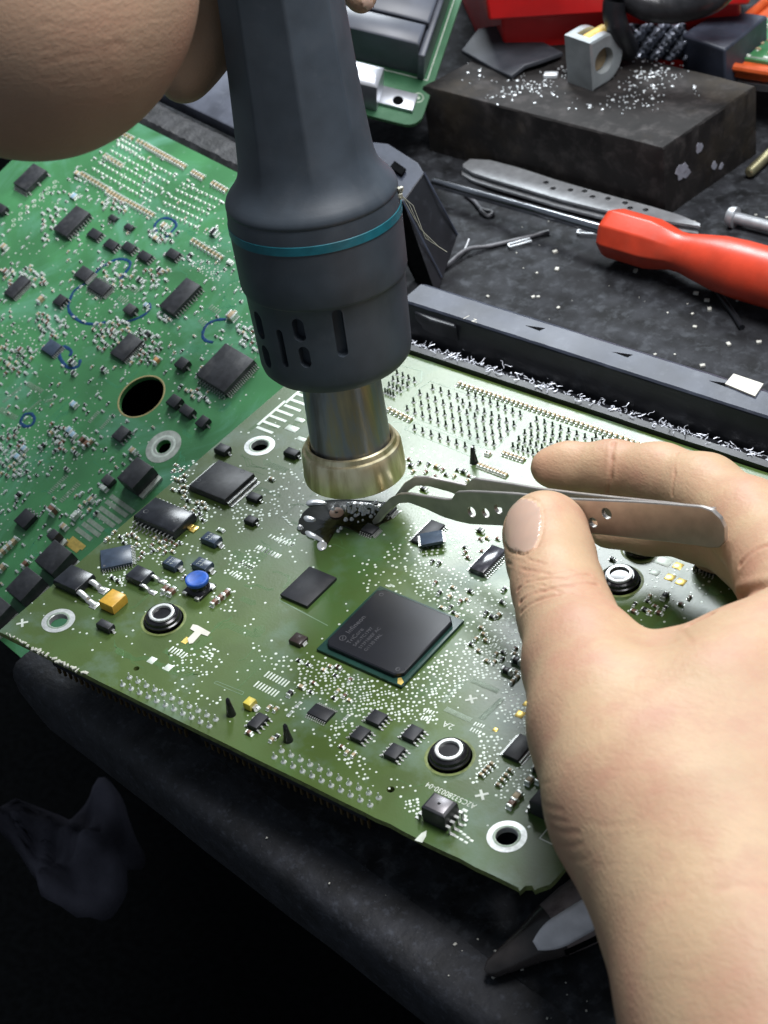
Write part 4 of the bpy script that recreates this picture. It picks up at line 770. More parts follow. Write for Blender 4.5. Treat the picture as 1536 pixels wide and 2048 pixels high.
m = MB(); poly = [tb0, tb1, far+np.array((260, 500, 0)), P(2300, 60, ZT), P(1400, -500, ZT), P(300, -450, ZT), P(240, 80, ZT), np.array((-61., 25., ZT)), np.array((-60.5, -60., ZT))]
gx = [p[:2] for p in poly]; m.prism(gx, ZT-20, ZT+.02); top = tag(m.build('table', mat_top), kind='structure')
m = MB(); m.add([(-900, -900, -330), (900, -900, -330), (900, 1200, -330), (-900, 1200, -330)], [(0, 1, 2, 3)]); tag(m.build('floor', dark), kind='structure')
# dark backing beneath the green board
u = FB.world((xl, yb, -14)); 
# crumpled cloth hanging under the table
m = MB(); n = 34; zc = -200.; V = []
poly = [P(x, y, zc)[:2] for x, y in ((-60, 1662), (70, 1650), (150, 1655), (190, 1618), (245, 1622), (262, 1690), (285, 1715), (246, 1745), (252, 1790), (190, 1825), (95, 1832), (118, 1790), (85, 1740), (30, 1690), (-50, 1672))]; xs = [p[0] for p in poly]; ys = [p[1] for p in poly]; idx = {}
cc = np.mean(poly, axis=0); lp = smooth_loop(poly, 2); nl = len(lp)
for r in range(30):
    t = 1-r/30
    for i, q in enumerate(lp):
        a = cc+(np.array(q)-cc)*t; h = 13*(1-abs(math.sin(a[0]*.075+a[1]*.045+1.2*math.sin(a[1]*.06))))+8*(1-abs(math.sin(a[1]*.14-a[0]*.05+1.3+math.sin(a[0]*.09))))+3*(1-abs(math.sin(a[0]*.27+a[1]*.19)))
        V.append((a[0], a[1], zc+h-(8 if r == 0 else 0)))
Fc = [(r*nl+i, r*nl+(i+1) % nl, (r+1)*nl+(i+1) % nl, (r+1)*nl+i) for r in range(29) for i in range(nl)]+[tuple(range(29*nl, 30*nl))]
m.add(V, Fc); o = m.build('crumpled_cloth', clothm, sharp=180); so_ = o.modifiers.new('thick', 'SOLIDIFY'); so_.thickness = .002
at_base(tag(o, 'crumpled grey cloth lying in the dark below the table edge', 'cloth'), (cc[0], cc[1], zc))

# ================================================================ RAILS (black plastic trays behind the boards)
def profile_bar(name, mt, a, b, prof, K=1, parent=None, jit=0.):
    """closed cross-section (offset away, height) swept from a to b"""
    a, b = np.array(a, float), np.array(b, float); dd = (b-a)/np.linalg.norm(b-a); nn = np.array((-dd[1], dd[0], 0)); m = MB(); V = []; n = len(prof)
    for i in range(K+1):
        p = a+(b-a)*i/K
        for o, z in prof: V.append(p+nn*(o+random.uniform(-jit, jit))+np.array((0, 0, z+random.uniform(-jit, jit))))
    Fc = [(i*n+k, i*n+(k+1) % n, (i+1)*n+(k+1) % n, (i+1)*n+k) for i in range(K) for k in range(n)]+[tuple(range(n)), tuple(range((K+1)*n-1, K*n-1, -1))]
    m.add(V, Fc); return m.build(name, mt, parent, sharp=30, bevel=0)
T0 = P(560, 620, 0); 
yA = ay1+.4
tray = empty('plastic_tray', 'long black plastic tray with a raised grey ledge, behind the olive board', 'tray', loc=(30, yA, ZT))
def trel(o): o.data.transform(Matrix.Translation(-Vector((30, yA, ZT))*S)); o.parent = tray; return o
xa, xb = P(812, 600, 6)[0], 190
trel(profile_bar('groove_wall', blackpl, (-66, yA, 0), (xb, yA, 0), [(0, -20), (0, 1.6), (2.2, 1.9), (3.0, .8), (3.2, -2.2), (8.5, -2.6), (9, -20)], 60, jit=.07))
lo0, lo1 = P(976, 655, 9), P(1536, 834, 9); up0, up1 = P(976, 622, 9), P(1536, 768, 9)
ya = float(P(1250, 750, 9)[1]); 
ledge_y = (lo0[1]+lo1[1])/2; wid = ((up0[1]-lo0[1])+(up1[1]-lo1[1]))/2
la = np.array((xa+2, lo0[1]+(lo1[1]-lo0[1])/(lo1[0]-lo0[0])*(xa+2-lo0[0]), 0)); lb = lo0+(lo1-lo0)*2.2; lb[2] = 0
wu0, wu1 = up0[1]-lo0[1], up1[1]-lo1[1]
trel(profile_bar('raised_ledge', greypl, la, lb, [(0, -20), (0, 8.4), (.5, 9), (wu0*.6+wu1*.4, 9), (wu0*.6+wu1*.4+2.5, 7.4), (wu0*.6+wu1*.4+2.7, -20)], 70, jit=.06))
trel(profile_bar('dark_inner_wall', blackpl, la+(0, -.6, 0), lb+(0, -.6, 0), [(-1.2, -20), (-1.2, 3.0), (.35, 8.2), (.35, -20)], 40, jit=.08))
m = MB()   # clips on the ledge
for px, py in ((1070, 654), (1245, 707), (1440, 765)):
    p = P(px, py, 9); m.prism([(p[0]-3, p[1]-.6), (p[0]+2.2, p[1]-1), (p[0]+3, p[1]+.8)], 8.6, 9.06)
trel(m.build('clip_slots', dark))
tip = [P(*q, 7) for q in ((822, 594), (850, 596), (905, 632), (912, 655), (860, 640), (830, 625))]
m = MB(); m.prism([t[:2] for t in tip], 2, 7, inset=.4); trel(m.build('broken_end', blackpl))
# white data label on the ledge
m = MB(); L_ = [P(*q, 9.1)[:2] for q in ((1450, 770), (1467, 750), (1527, 770), (1510, 795))]; m.prism(L_, 9.08, 9.6); o = m.build('paper_label', whitepl); trel(o)
text('/  z.', P(930, 634, 9)[0], P(930, 634, 9)[1]-1, 9.05, 3.2, .0, 'writing', whitepl, tray); o = tray.children[-1]; 
for c in tray.children:
    if c.name.startswith('writing'): c.data.transform(Matrix.Translation(-Vector((30, yA, ZT))*S))
# swarf in the groove
sw = MB()
for _ in range(900):
    x = random.uniform(xa-2, 175); y = yA+random.gauss(5.2, 1.7); y = min(max(y, yA+1.5), ledge_y-1.5+(x-30)*0.0); z = -2.3+abs(random.gauss(0, .7))
    if abs(y-yA-2) < 1.3: z = 1.9+random.uniform(0, .4)
    pts = [np.array((x, y, z))]; dv = np.array((random.gauss(0, 1), random.gauss(0, 1), abs(random.gauss(0, .16)))); dv /= np.linalg.norm(dv)
    for k in range(random.randint(2, 5)): pts.append(pts[-1]+dv*random.uniform(.3, .8)); dv = dv+np.array((random.gauss(0, .7), random.gauss(0, .7), random.gauss(-.02, .13))); dv /= np.linalg.norm(dv)
    sw.tube(pts, random.uniform(.07, .2), 4, flat=.6)
o = tag(sw.build('metal_swarf', debris), 'fine silvery metal swarf lying in the groove of the black tray', 'swarf', kind='stuff'); at_base(o, (40, yA+5, -2.3))
# tray behind the green board
tray2 = empty('plastic_tray', 'dusty black plastic tray edge behind the bright green board, left of the hot air gun', 'tray', FB)
m = MB(); V = []
prof = [(ytop+.4, -16), (ytop+.4, -.6), (ytop+2.2, .5), (ytop+9, -1.0), (ytop+12, -4), (ytop+12, -16)]
xq = FB.loc(500, 330)[0]+2
for i in range(61):
    x = xl+(xq-xl)*i/60
    for k, (y, z) in enumerate(prof): V.append((x, y+random.uniform(-.25, .25), z+random.uniform(-.25, .25)))
n = len(prof); m.add(V, [(i*n+k, i*n+(k+1) % n, (i+1)*n+(k+1) % n, (i+1)*n+k) for i in range(60) for k in range(n)]+[tuple(range(n)), tuple(range(61*n-1, 60*n-1, -1))]); m.build('rough_rim', M('rough_sooty_plastic', (.02, .02, .022), .6, var=.5, scale=150, bump=.3, bscale=500, fn=overlay(220, (.10, .095, .09), .56, .76, amount=.7)), tray2, sharp=25)
xs_ = FB.loc(470, 250, -1)[0]+4; m = MB(); m.box((xl+xs_)/2, ytop+32, -8, xs_-xl, 34, 7, 0, .5); m.build('grey_shelf', M('dusty_grey_shelf', (.10, .11, .14), .5, var=.3, scale=90, fn=overlay(200, (.22, .24, .28), .55, .8, amount=.5)), tray2)
m = MB(); m.box((xl+xr)/2, (yb+ytop)/2+6, -34, xr-xl-8, ytop-yb-30, 16); m.build('dark_base', dark, tray2)

# ================================================================ HOT AIR GUN
def boolean_cut(o, cutter_mb):
    c = cutter_mb.build('cutter', MATS['satin_black_plastic']); c.parent = o.parent
    md = o.modifiers.new('cut', 'BOOLEAN'); md.operation = 'DIFFERENCE'; md.object = c; md.solver = 'EXACT'
    bpy.context.view_layer.update()
    me = bpy.data.meshes.new_from_object(o.evaluated_get(bpy.context.evaluated_depsgraph_get()))
    o.modifiers.clear(); old = o.data; o.data = me; me.set_sharp_from_angle(angle=math.radians(30)); bpy.data.objects.remove(c)
G0 = P(712, 951, 11.0); G1 = P(629, 425, 88.0); gax = (G1-G0)/np.linalg.norm(G1-G0)
ts = np.linspace(-5, 260, 900); ys_ = np.array([proj(G0+gax*t)[1] for t in ts])
def gt(y): return float(np.interp(-y, -ys_, ts))
def gr(y, r): return mmpx(r, G0+gax*gt(y))
gun = empty('hot_air_gun', 'dark slate hot air gun with teal ring and brass nozzle, upright over the olive board', 'hot air gun', loc=G0)
def rel(o, root): 
    o.data.transform(Matrix.Translation(-root.location)); o.parent = root; return o
def prof(L_): return [(gt(y), gr(y, r)) for y, r in L_]
m = MB(); m.lathe(prof([(905, 76), (947.5, 78), (947, 97), (944, 101.5), (935, 103), (893, 101), (888, 98), (886, 93), (880, 91.5), (878, 91), (876, 87), (879, 83), (884, 81.5)])[0:13], G0, gax, 96, cap=(False, False)); nz_ = rel(m.build('brass_nozzle_ring', brass, gun), gun)
m = MB(); m.lathe([(gt(905), gr(905, 79)), (gt(905)+.01, 0.1)], G0, gax, 48, cap=(False, False)); rel(m.build('nozzle_inside', dark, gun), gun)
m = MB(); m.lathe(prof([(910, 80.5), (880, 80.3), (800, 80), (700, 79.5)]), G0, gax, 96); rel(m.build('steel_barrel', steel_hot, gun), gun)
m = MB(); m.lathe(prof([(716, 118), (719, 128), (717, 140), (708, 149), (697, 152.5), (680, 153.5), (600, 158.5), (551, 162), (549, 163), (546, 167), (540, 169), (500, 171), (437, 174), (430, 174.2), (400, 174.2), (390, 173)]), G0, gax, 128)
body = rel(m.build('vented_shroud', gunm, gun), gun); body.data.set_sharp_from_angle(angle=math.radians(50))
u_ = np.cross(gax, (0, 0, 1)) if abs(gax[2]) < .9 else np.cross(gax, (0, 1, 0)); u_ /= np.linalg.norm(u_); v_ = np.cross(gax, u_)
tc_ = CAM-G0; tc_ -= gax*(tc_ @ gax); tc_ /= np.linalg.norm(tc_); sd = np.cross(gax, tc_)   # sd points to the picture's right
if (proj(G0+sd*10)[0] < proj(G0)[0]): sd = -sd
cut = MB()
for xo, y0, y1, w_ in ((12, 618, 712, 21), (-64, 624, 670, 25), (-62, 680, 722, 23), (-102, 640, 716, 15), (-139, 600, 655, 30), (-138, 668, 712, 28)):
    ra = gr(660, 155); sx = xo/155.; c_ = math.sqrt(max(0., 1-sx*sx)); rd = tc_*c_+sd*sx; y0 -= 66*c_; y1 -= 66*c_; tg = np.cross(gax, rd); tA, tB = gt(y1), gt(y0); hw = mmpx(w_/2, G0+gax*tA)
    # capsule-shaped cutter pushed 2.4 mm into the shell
    N_ = 10; loop = []
    for k in range(N_+1): a_ = math.pi*k/N_; loop.append((tB-hw+math.sin(a_)*hw, math.cos(a_)*hw))
    for k in range(N_+1): a_ = math.pi+math.pi*k/N_; loop.append((tA+hw+math.sin(a_)*hw, math.cos(a_)*hw))
    cut.solid([G0+gax*t+tg*s_+rd*(ra+4) for t, s_ in loop], [G0+gax*t+tg*s_+rd*(ra-2.6) for t, s_ in loop])
cut.v = [tuple(np.array(q)-G0) for q in cut.v]
try: boolean_cut(body, cut)
except Exception as ex: print('boolean failed', ex)
m = MB(); m.lathe(prof([(438, 173.5), (437, 175.6), (421, 175.8), (420, 173.5)]), G0, gax, 128, cap=(False, False)); rel(m.build('teal_ring', teal, gun), gun)
L_ = [(392, 172), (389, 174.5), (383, 174.5), (376, 172), (368, 166), (358, 157), (346, 148), (332, 142), (316, 138.5), (300, 136.5), (240, 133), (150, 129.5), (0, 126), (-200, 124), (-420, 124)]
fk = [0]*7+[.15, .3, .5, .7, .85, .9, .9, .9]
m = MB(); m.lathe(prof(L_), G0, gax, 160, facet=fk); h_ = rel(m.build('handle', gunm, gun), gun); h_.data.set_sharp_from_angle(angle=math.radians(60))
p = G0+gax*gt(402)+(sd*.985+tc_*.17)*gr(400, 175); m = MB()
for _ in range(9): m.box(p[0]+random.gauss(0, .7), p[1]+random.gauss(0, .5), p[2]+random.gauss(0, 1.0)-.5, random.uniform(.5, 1.8), random.uniform(.5, 1.5), random.uniform(.4, 1.6), random.uniform(0, 3), .1)
for k in range(3): m.tube([p, p+sd*(1+k)+np.array((0, 0, -2.-k)), p+sd*(3+k)+np.array((0, 0, -8.-3*k)), p+sd*(6+2*k)+np.array((0, 0, -15.-2*k))], .09, 5)
rel(m.build('dried_glue_blob', M('dried_glue', (.42, .42, .34), .3), gun), gun)

# ================================================================ TWEEZERS HELD IN THE HAND
TT = P(752, 1046, 1.6); TR = P(1450, 1056, 46.0); ta = (TR-TT)/np.linalg.norm(TR-TT)
tn = CAM-(TT+TR)/2; tn -= ta*(tn @ ta); tn /= np.linalg.norm(tn); ty = np.cross(tn, ta); th = math.radians(24)
tn2 = tn*math.cos(th)-ty*math.sin(th); ty2 = np.cross(tn2, ta)
FT = Frame(TT, np.stack([ta, ty2, tn2], axis=1))
tw = empty('tweezers', 'bent-tip steel tweezers held between thumb and finger, reaching under the nozzle', 'tweezers', FT)
def arm(name, top, bot, hs, thick, mt, holes=(), n=110):
    """strip between two pixel edges, following height hs(x)"""
    Tp = [FT.loc(x, y, hs(x)) for x, y in top]; Bp = [FT.loc(x, y, hs(x)) for x, y in bot]
    Tx = [p[0] for p in Tp]; Bx = [p[0] for p in Bp]; m = MB(); V = []
    for i in range(n+1):
        s_ = i/n; xt = np.interp(s_*(len(Tp)-1), range(len(Tp)), Tx); yt = np.interp(s_*(len(Tp)-1), range(len(Tp)), [p[1] for p in Tp])
        xb_ = np.interp(s_*(len(Bp)-1), range(len(Bp)), Bx); yb_ = np.interp(s_*(len(Bp)-1), range(len(Bp)), [p[1] for p in Bp])
        ht = np.interp(s_*(len(Tp)-1), range(len(Tp)), [p[2] for p in Tp]); c = .22
        a = np.array((xt, yt)); b = np.array((xb_, yb_)); e = (b-a)/(np.linalg.norm(b-a)+1e-6)
        for q, z in ((a+e*c, ht), (b-e*c, ht), (b, ht-c), (b, ht-thick+c), (b-e*c, ht-thick), (a+e*c, ht-thick), (a, ht-thick+c), (a, ht-c)): V.append((q[0], q[1], z))
    m.add(V, [(i*8+k, i*8+(k+1) % 8, (i+1)*8+(k+1) % 8, (i+1)*8+k) for i in range(n) for k in range(8)]+[tuple(range(7, -1, -1)), tuple(range(n*8, n*8+8))])
    o = m.build(name, mt, tw, sharp=28)
    if holes:
        c = MB()
        for x, y, r in holes: p = FT.loc(x, y, hs(x)); rr = mmpx(r, FT.world(p)); c.lathe([(-4, rr), (4, rr)], (p[0], p[1], p[2]-.5), n=24)
        try: boolean_cut(o, c)
        except Exception as ex: print('bool', ex)
    return o
ft = [(744, 1042), (752, 1030), (762, 1015), (778, 997), (797, 988), (815, 987), (852, 993), (890, 999), (903, 999), (911, 984), (940, 983), (1000, 986), (1030, 988), (1124, 998), (1200, 1001), (1272, 1004), (1340, 1009), (1402, 1014), (1425, 1022), (1440, 1036), (1449, 1055)]
fb = [(748, 1050), (757, 1046), (768, 1032), (784, 1015), (798, 1007), (817, 1006), (852, 1019), (878, 1031), (890, 1036), (912, 1043), (940, 1049), (1005, 1052), (1030, 1053), (1124, 1063), (1200, 1070), (1272, 1078), (1340, 1085), (1395, 1092), (1420, 1096), (1438, 1096), (1449, 1084)]
arm('front_arm', ft, fb, lambda x: 0 + 1.6*math.sin(math.pi*min(1, max(0, (x-750)/700.)))+.7, 1.25, steel, ((943, 1024, 11.5), (971, 1026, 10.5), (996, 1018, 11), (1213, 1027, 12.5), (1186, 1045, 11)))
bt = [(752, 1034), (775, 1010), (790, 990), (808, 966), (828, 954), (856, 955), (903, 965), (930, 971), (945, 957), (1026, 969), (1070, 977), (1150, 987), (1223, 995), (1330, 1006), (1402, 1016)]
bb = [(756, 1042), (783, 1020), (802, 1001), (815, 983), (831, 972), (856, 973), (898, 985), (925, 996), (945, 1008), (1026, 1020), (1070, 1026), (1150, 1038), (1223, 1046), (1330, 1060), (1402, 1075)]
arm('back_arm', bt, bb, lambda x: -1.0-7.5*math.sin(math.pi*min(1, max(0, (x-750)/690.)))**.8, 1.25, steel)
p = FT.loc(1400, 1050, 0); m = MB(); m.box(p[0], p[1], -1.8, 9, 7.5, 2.0, 0, .2); m.build('joining_plate', steel, tw)

# ================================================================ HANDS
def PD(px, py, d): r = ray(px, py); return CAM+r*d
def surface(fn, lo, hi, res):
    """surface nets over a distance field"""
    n = np.ceil((hi-lo)/res).astype(int)+1; xs = [lo[i]+np.arange(n[i])*res for i in range(3)]
    D = np.empty(n, np.float32)
    for i in range(0, n[0], 24):
        X, Y, Z_ = np.meshgrid(xs[0][i:i+24], xs[1], xs[2], indexing='ij'); D[i:i+24] = fn(np.stack([X, Y, Z_], -1).astype(np.float32))
    ins = D < 0; c = np.zeros(np.array(D.shape)-1, np.int8)
    for a in (0, 1):
        for b in (0, 1):
            for d_ in (0, 1): c += ins[a:a+n[0]-1, b:b+n[1]-1, d_:d_+n[2]-1]
    act = (c > 0) & (c < 8); idx = -np.ones(act.shape, np.int64); A_ = np.argwhere(act); idx[act] = np.arange(len(A_))
    pos = np.zeros((len(A_), 3)); cnt = np.zeros(len(A_))
    cor = [(a, b, d_) for a in (0, 1) for b in (0, 1) for d_ in (0, 1)]
    for p in cor:
        for ax in range(3):
            if p[ax]: continue
            q = list(p); q[ax] = 1; da = D[A_[:, 0]+p[0], A_[:, 1]+p[1], A_[:, 2]+p[2]]; db = D[A_[:, 0]+q[0], A_[:, 1]+q[1], A_[:, 2]+q[2]]
            k = (da < 0) != (db < 0); t = np.where(k, da/np.where(k, da-db, 1), 0)
            v = np.array(p, float)[None]+np.eye(3)[ax][None]*t[:, None]; pos[k] += v[k]; cnt[k] += 1
    V = (A_+pos/cnt[:, None])*res+lo; Fc = []
    for ax in range(3):
        sl0 = [slice(None)]*3; sl1 = [slice(None)]*3; sl0[ax] = slice(0, -1); sl1[ax] = slice(1, None)
        s0, s1 = ins[tuple(sl0)], ins[tuple(sl1)]; E_ = np.argwhere(s0 != s1); o1, o2 = (ax+1) % 3, (ax+2) % 3
        E_ = E_[(E_[:, o1] > 0) & (E_[:, o2] > 0) & (E_[:, o1] < n[o1]-1) & (E_[:, o2] < n[o2]-1)]
        def g(a, b): q = E_.copy(); q[:, o1] -= a; q[:, o2] -= b; return idx[q[:, 0], q[:, 1], q[:, 2]]
        Q = np.stack([g(1, 1), g(0, 1), g(0, 0), g(1, 0)], 1); fl = s0[tuple(E_.T)]; Q[~fl] = Q[~fl][:, ::-1]; Fc.append(Q)
    Fc = np.concatenate(Fc); Fc = Fc[(Fc >= 0).all(1)]
    return V, Fc
def smin(a, b, k): h = np.clip(.5+.5*(b-a)/k, 0, 1); return b*(1-h)+a*h-k*h*(1-h)
def capsule(a, b, ra, rb):
    a = np.array(a, np.float32); b = np.array(b, np.float32); d_ = b-a; L2 = float(d_ @ d_)
    def f(p): t = np.clip(((p-a) @ d_)/L2, 0, 1); return np.linalg.norm(p-a-t[..., None]*d_, axis=-1)-(ra+(rb-ra)*t)
    return f
def chainf(pts, k):
    fs = [capsule(a[0], b[0], a[1], b[1]) for a, b in zip(pts[:-1], pts[1:])]
    def f(p):
        r = fs[0](p)
        for g in fs[1:]: r = smin(r, g(p), k)
        return r
    return f
def make_skin():
    def fn(nt, b, tc, cr):
        N, L = nt.nodes, nt.links
        # fine skin lines: stretched noise plus pores
        mp = N.new('ShaderNodeMapping'); mp.inputs['Scale'].default_value = (420, 800, 1400); mp.inputs['Rotation'].default_value = (0, .4, .5); L.new(tc.outputs['Object'], mp.inputs[0])
        n1 = N.new('ShaderNodeTexNoise'); n1.inputs['Scale'].default_value = 1.; n1.inputs['Detail'].default_value = 6; n1.inputs['Distortion'].default_value = .4; L.new(mp.outputs[0], n1.inputs['Vector'])
        v = N.new('ShaderNodeTexVoronoi'); v.inputs['Scale'].default_value = 1300; L.new(tc.outputs['Object'], v.inputs['Vector'])
        ad = N.new('ShaderNodeMath'); ad.operation = 'MULTIPLY_ADD'; ad.inputs[1].default_value = .35; L.new(v.outputs['Distance'], ad.inputs[0]); L.new(n1.outputs['Fac'], ad.inputs[2])
        bp = N.new('ShaderNodeBump'); bp.inputs['Strength'].default_value = .6; bp.inputs['Distance'].default_value = .00018; L.new(ad.outputs[0], bp.inputs['Height']); L.new(bp.outputs['Normal'], b.inputs['Normal'])
        # redder knuckles and folds from a vertex attribute that follows the creases
        at = N.new('ShaderNodeAttribute'); at.attribute_name = 'flush'; mx = N.new('ShaderNodeMix'); mx.data_type = 'RGBA'
        L.new(at.outputs['Fac'], mx.inputs['Factor']); L.new(b.inputs['Base Color'].links[0].from_socket, mx.inputs['A']); mx.inputs['B'].default_value = (.40, .17, .11, 1); L.new(mx.outputs['Result'], b.inputs['Base Color'])
    return fn
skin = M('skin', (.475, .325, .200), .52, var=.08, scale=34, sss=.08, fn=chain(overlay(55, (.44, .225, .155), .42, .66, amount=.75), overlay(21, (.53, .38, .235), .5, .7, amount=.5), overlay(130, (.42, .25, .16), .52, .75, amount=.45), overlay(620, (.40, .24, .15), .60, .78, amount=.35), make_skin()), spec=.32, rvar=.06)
skin_d = M('shaded_skin', (.36, .24, .16), .55, var=.09, scale=34, sss=.08, fn=chain(overlay(40, (.36, .20, .13), .46, .7, amount=.5), overlay(500, (.26, .16, .10), .60, .78, amount=.35), make_skin()), spec=.3, rvar=.06)  # darker copy of skin: the left hand's shade is put into its colour
nail = M('finger_nail', (.47, .325, .25), .22, var=.06, scale=60, sss=.1, spec=.5)
def hand(name, label, cat, groups, k_all, lo, hi, res, origin, nails=(), creases=(), mt=skin, flush=()):
    fs = [chainf(g, k[0] if isinstance(k, tuple) else k) for g, k in groups]
    def field(p):
        r = fs[0](p)
        for f, (g, k) in zip(fs[1:], groups[1:]): r = smin(r, f(p), k_all if len(g) and not isinstance(k, tuple) else k[1])
        return r
    V, Fc = surface(field, np.array(lo, float), np.array(hi, float), res)
    me = bpy.data.meshes.new(name); me.from_pydata([tuple(v*S) for v in (V-origin)], [], Fc.tolist()); me.update()
    t = bpy.data.objects.new('tmp', me); col.objects.link(t)
    sm_ = t.modifiers.new('s', 'SMOOTH'); sm_.iterations = 6; sm_.factor = .5
    ss = t.modifiers.new('ss', 'SUBSURF'); ss.levels = 1; ss.render_levels = 1; bpy.context.view_layer.update()
    m2 = bpy.data.meshes.new_from_object(t.evaluated_get(bpy.context.evaluated_depsgraph_get())); bpy.data.objects.remove(t)
    nv = len(m2.vertices); co = np.empty(nv*3); m2.vertices.foreach_get('co', co); co = co.reshape(-1, 3)/S+origin
    no = np.empty(nv*3); m2.vertices.foreach_get('normal', no); no = no.reshape(-1, 3)
    bv = BVHTree.FromPolygons([Vector(c) for c in co], [tuple(p.vertices) for p in m2.polygons])
    fl = np.zeros(nv)
    def hit(px, py):
        r = ray(px, py); h_ = bv.ray_cast(Vector(CAM), Vector(r).normalized(), 2000.); return None if h_[0] is None else np.array(h_[0])
    for pts, w_, dp in creases:
        q = [hit(*p) for p in pts]; q = [x for x in q if x is not None]
        if len(q) < 2: continue
        best = np.full(nv, 1e9)
        for a, b in zip(q[:-1], q[1:]):
            if np.linalg.norm(b-a) > 25: continue
            d_ = b-a; t_ = np.clip(((co-a) @ d_)/(d_ @ d_+1e-9), 0, 1); best = np.minimum(best, np.linalg.norm(co-a-t_[:, None]*d_, axis=1))
        co -= no*(dp*np.exp(-(best/w_)**2))[:, None]; co += no*(dp*.3*np.exp(-((best-2.2*w_)/w_)**2))[:, None]; fl = np.maximum(fl, min(.55, dp*1.6)*np.exp(-(best/(w_*1.2))**2))
    for p, r_, am in flush:
        h_ = hit(*p)
        if h_ is not None: fl = np.maximum(fl, am*np.exp(-(np.linalg.norm(co-h_, axis=1)/r_)**2))
    nm = np.zeros(nv, bool)
    for quad in nails:
        # nail plate: raised smooth patch inside a pixel ellipse, facing the camera
        (cx_, cy_), (ux, uy), hl, hw, hp = quad; h_ = hit(cx_, cy_)
        if h_ is None: continue
        pr_ = (CR @ (co-CAM).T).T; pu = 768+FPX*pr_[:, 0]/pr_[:, 2]; pv = 1024+FPX*pr_[:, 1]/pr_[:, 2]
        l_ = math.hypot(ux, uy); a_ = ((pu-cx_)*ux+(pv-cy_)*uy)/l_; b_ = (-(pu-cx_)*uy+(pv-cy_)*ux)/l_
        e_ = (np.abs(a_/hl)**2.6+np.abs(b_/hw)**2.6); near = np.linalg.norm(co-h_, axis=1) < hp
        ins_ = near & (e_ < 1); nm |= ins_; rim = near & (e_ >= 1) & (e_ < 1.45)
        co[ins_] += no[ins_]*.18; co[rim] -= no[rim]*.32*(1-(e_[rim]-1)/.45)[:, None]
    m2.vertices.foreach_set('co', ((co-origin)*S).ravel()); m2.materials.clear(); m2.materials.append(mt); m2.materials.append(nail)
    at = m2.attributes.new('flush', 'FLOAT', 'POINT'); at.data.foreach_set('value', fl)
    for p in m2.polygons: p.use_smooth = True; p.material_index = 1 if all(nm[v] for v in p.vertices) else 0
    m2.update(); m2.name = name; o = bpy.data.objects.new(name, m2); col.objects.link(o); o.location = Vector(origin)*S
    return tag(o, label, cat)
def J(px, py, z, rp, dr=1.0): p = P(px, py, z); return (p, mmpx(rp, p)*dr)
thumb = [J(1082, 1036, 30, 50), J(1091, 1066, 32, 76), J(1103, 1120, 34, 80), J(1116, 1175, 37, 83), J(1134, 1235, 39, 88), J(1172, 1330, 41, 118), J(1222, 1450, 42, 155)]
thumb_pad = [J(1222, 1450, 42, 155), J(1300, 1600, 42, 190), J(1400, 1780, 40, 205)]
idx_f = [J(1098, 935, 24, 38), J(1135, 934, 24, 46), J(1225, 938, 26, 54), J(1320, 952, 29, 62), J(1410, 985, 32, 74), J(1500, 1045, 36, 84), J(1580, 1150, 40, 105), J(1640, 1280, 44, 130)]
mid_f = [J(1215, 1060, 14, 38), J(1300, 1064, 14, 42), J(1400, 1070, 18, 52), J(1500, 1110, 24, 66), J(1620, 1230, 32, 110)]
palm = [J(1640, 1290, 44, 130), J(1560, 1400, 42, 165), J(1460, 1500, 42, 200), J(1440, 1700, 40, 250)]
palm2 = [J(1360, 1345, 42, 88), J(1500, 1360, 42, 130), J(1640, 1340, 42, 150)]
palm3 = [J(1700, 1450, 40, 200), J(1640, 1650, 38, 230), J(1560, 1800, 38, 260)]
wrist = [J(1440, 1740, 40, 232), J(1480, 1900, 40, 232), J(1545, 2080, 38, 258), J(1640, 2300, 32, 300), J(1760, 2500, 30, 320)]
ring_f = [J(1420, 1105, 4, 40), J(1520, 1120, 8, 52), J(1640, 1240, 18, 100)]
allp = thumb+idx_f+palm+wrist+palm3+mid_f
lo = np.min([p-r for p, r in allp], axis=0)-3; hi = np.max([p+r for p, r in allp], axis=0)+3
lo = np.maximum(lo, (-40, -230, -30)); hi = np.minimum(hi, (230, 90, 130))
cre = [(((1015, 1125), (1050, 1140), (1100, 1150), (1150, 1140)), .35, .22), (((1035, 1180), (1080, 1160), (1130, 1158), (1180, 1150)), .4, .28), (((1040, 1205), (1090, 1182), (1140, 1172), (1195, 1170)), .45, .35), (((1042, 1225), (1080, 1200), (1120, 1190)), .4, .25), (((1050, 1165), (1090, 1172), (1120, 1185), (1160, 1190)), .3, .2), (((1030, 1100), (1060, 1120), (1090, 1128)), .3, .18),
       (((1228, 885), (1224, 920), (1222, 955), (1216, 985)), .5, .5), (((1355, 905), (1350, 950), (1345, 990)), .4, .2), (((1536, 1172), (1480, 1195), (1420, 1225), (1345, 1250), (1300, 1250)), 1.1, .9), (((1330, 1250), (1365, 1262), (1385, 1285)), .5, .10), (((1445, 1190), (1420, 1230), (1380, 1250)), .8, .5),
       (((1440, 1190), (1480, 1130), (1536, 1090)), .6, .3), (((1066, 1560), (1085, 1566), (1100, 1567)), .5, .05), (((1084, 1606), (1104, 1616), (1125, 1621)), .5, .08), (((1090, 1634), (1112, 1640), (1132, 1643)), .4, .07), (((1104, 1657), (1130, 1666), (1158, 1665)), .5, .09), (((1118, 1690), (1142, 1694), (1165, 1688)), .45, .07), (((1140, 1720), (1165, 1720), (1180, 1714)), .5, .06), (((1430, 1780), (1490, 1770), (1536, 1775)), .8, .08)]
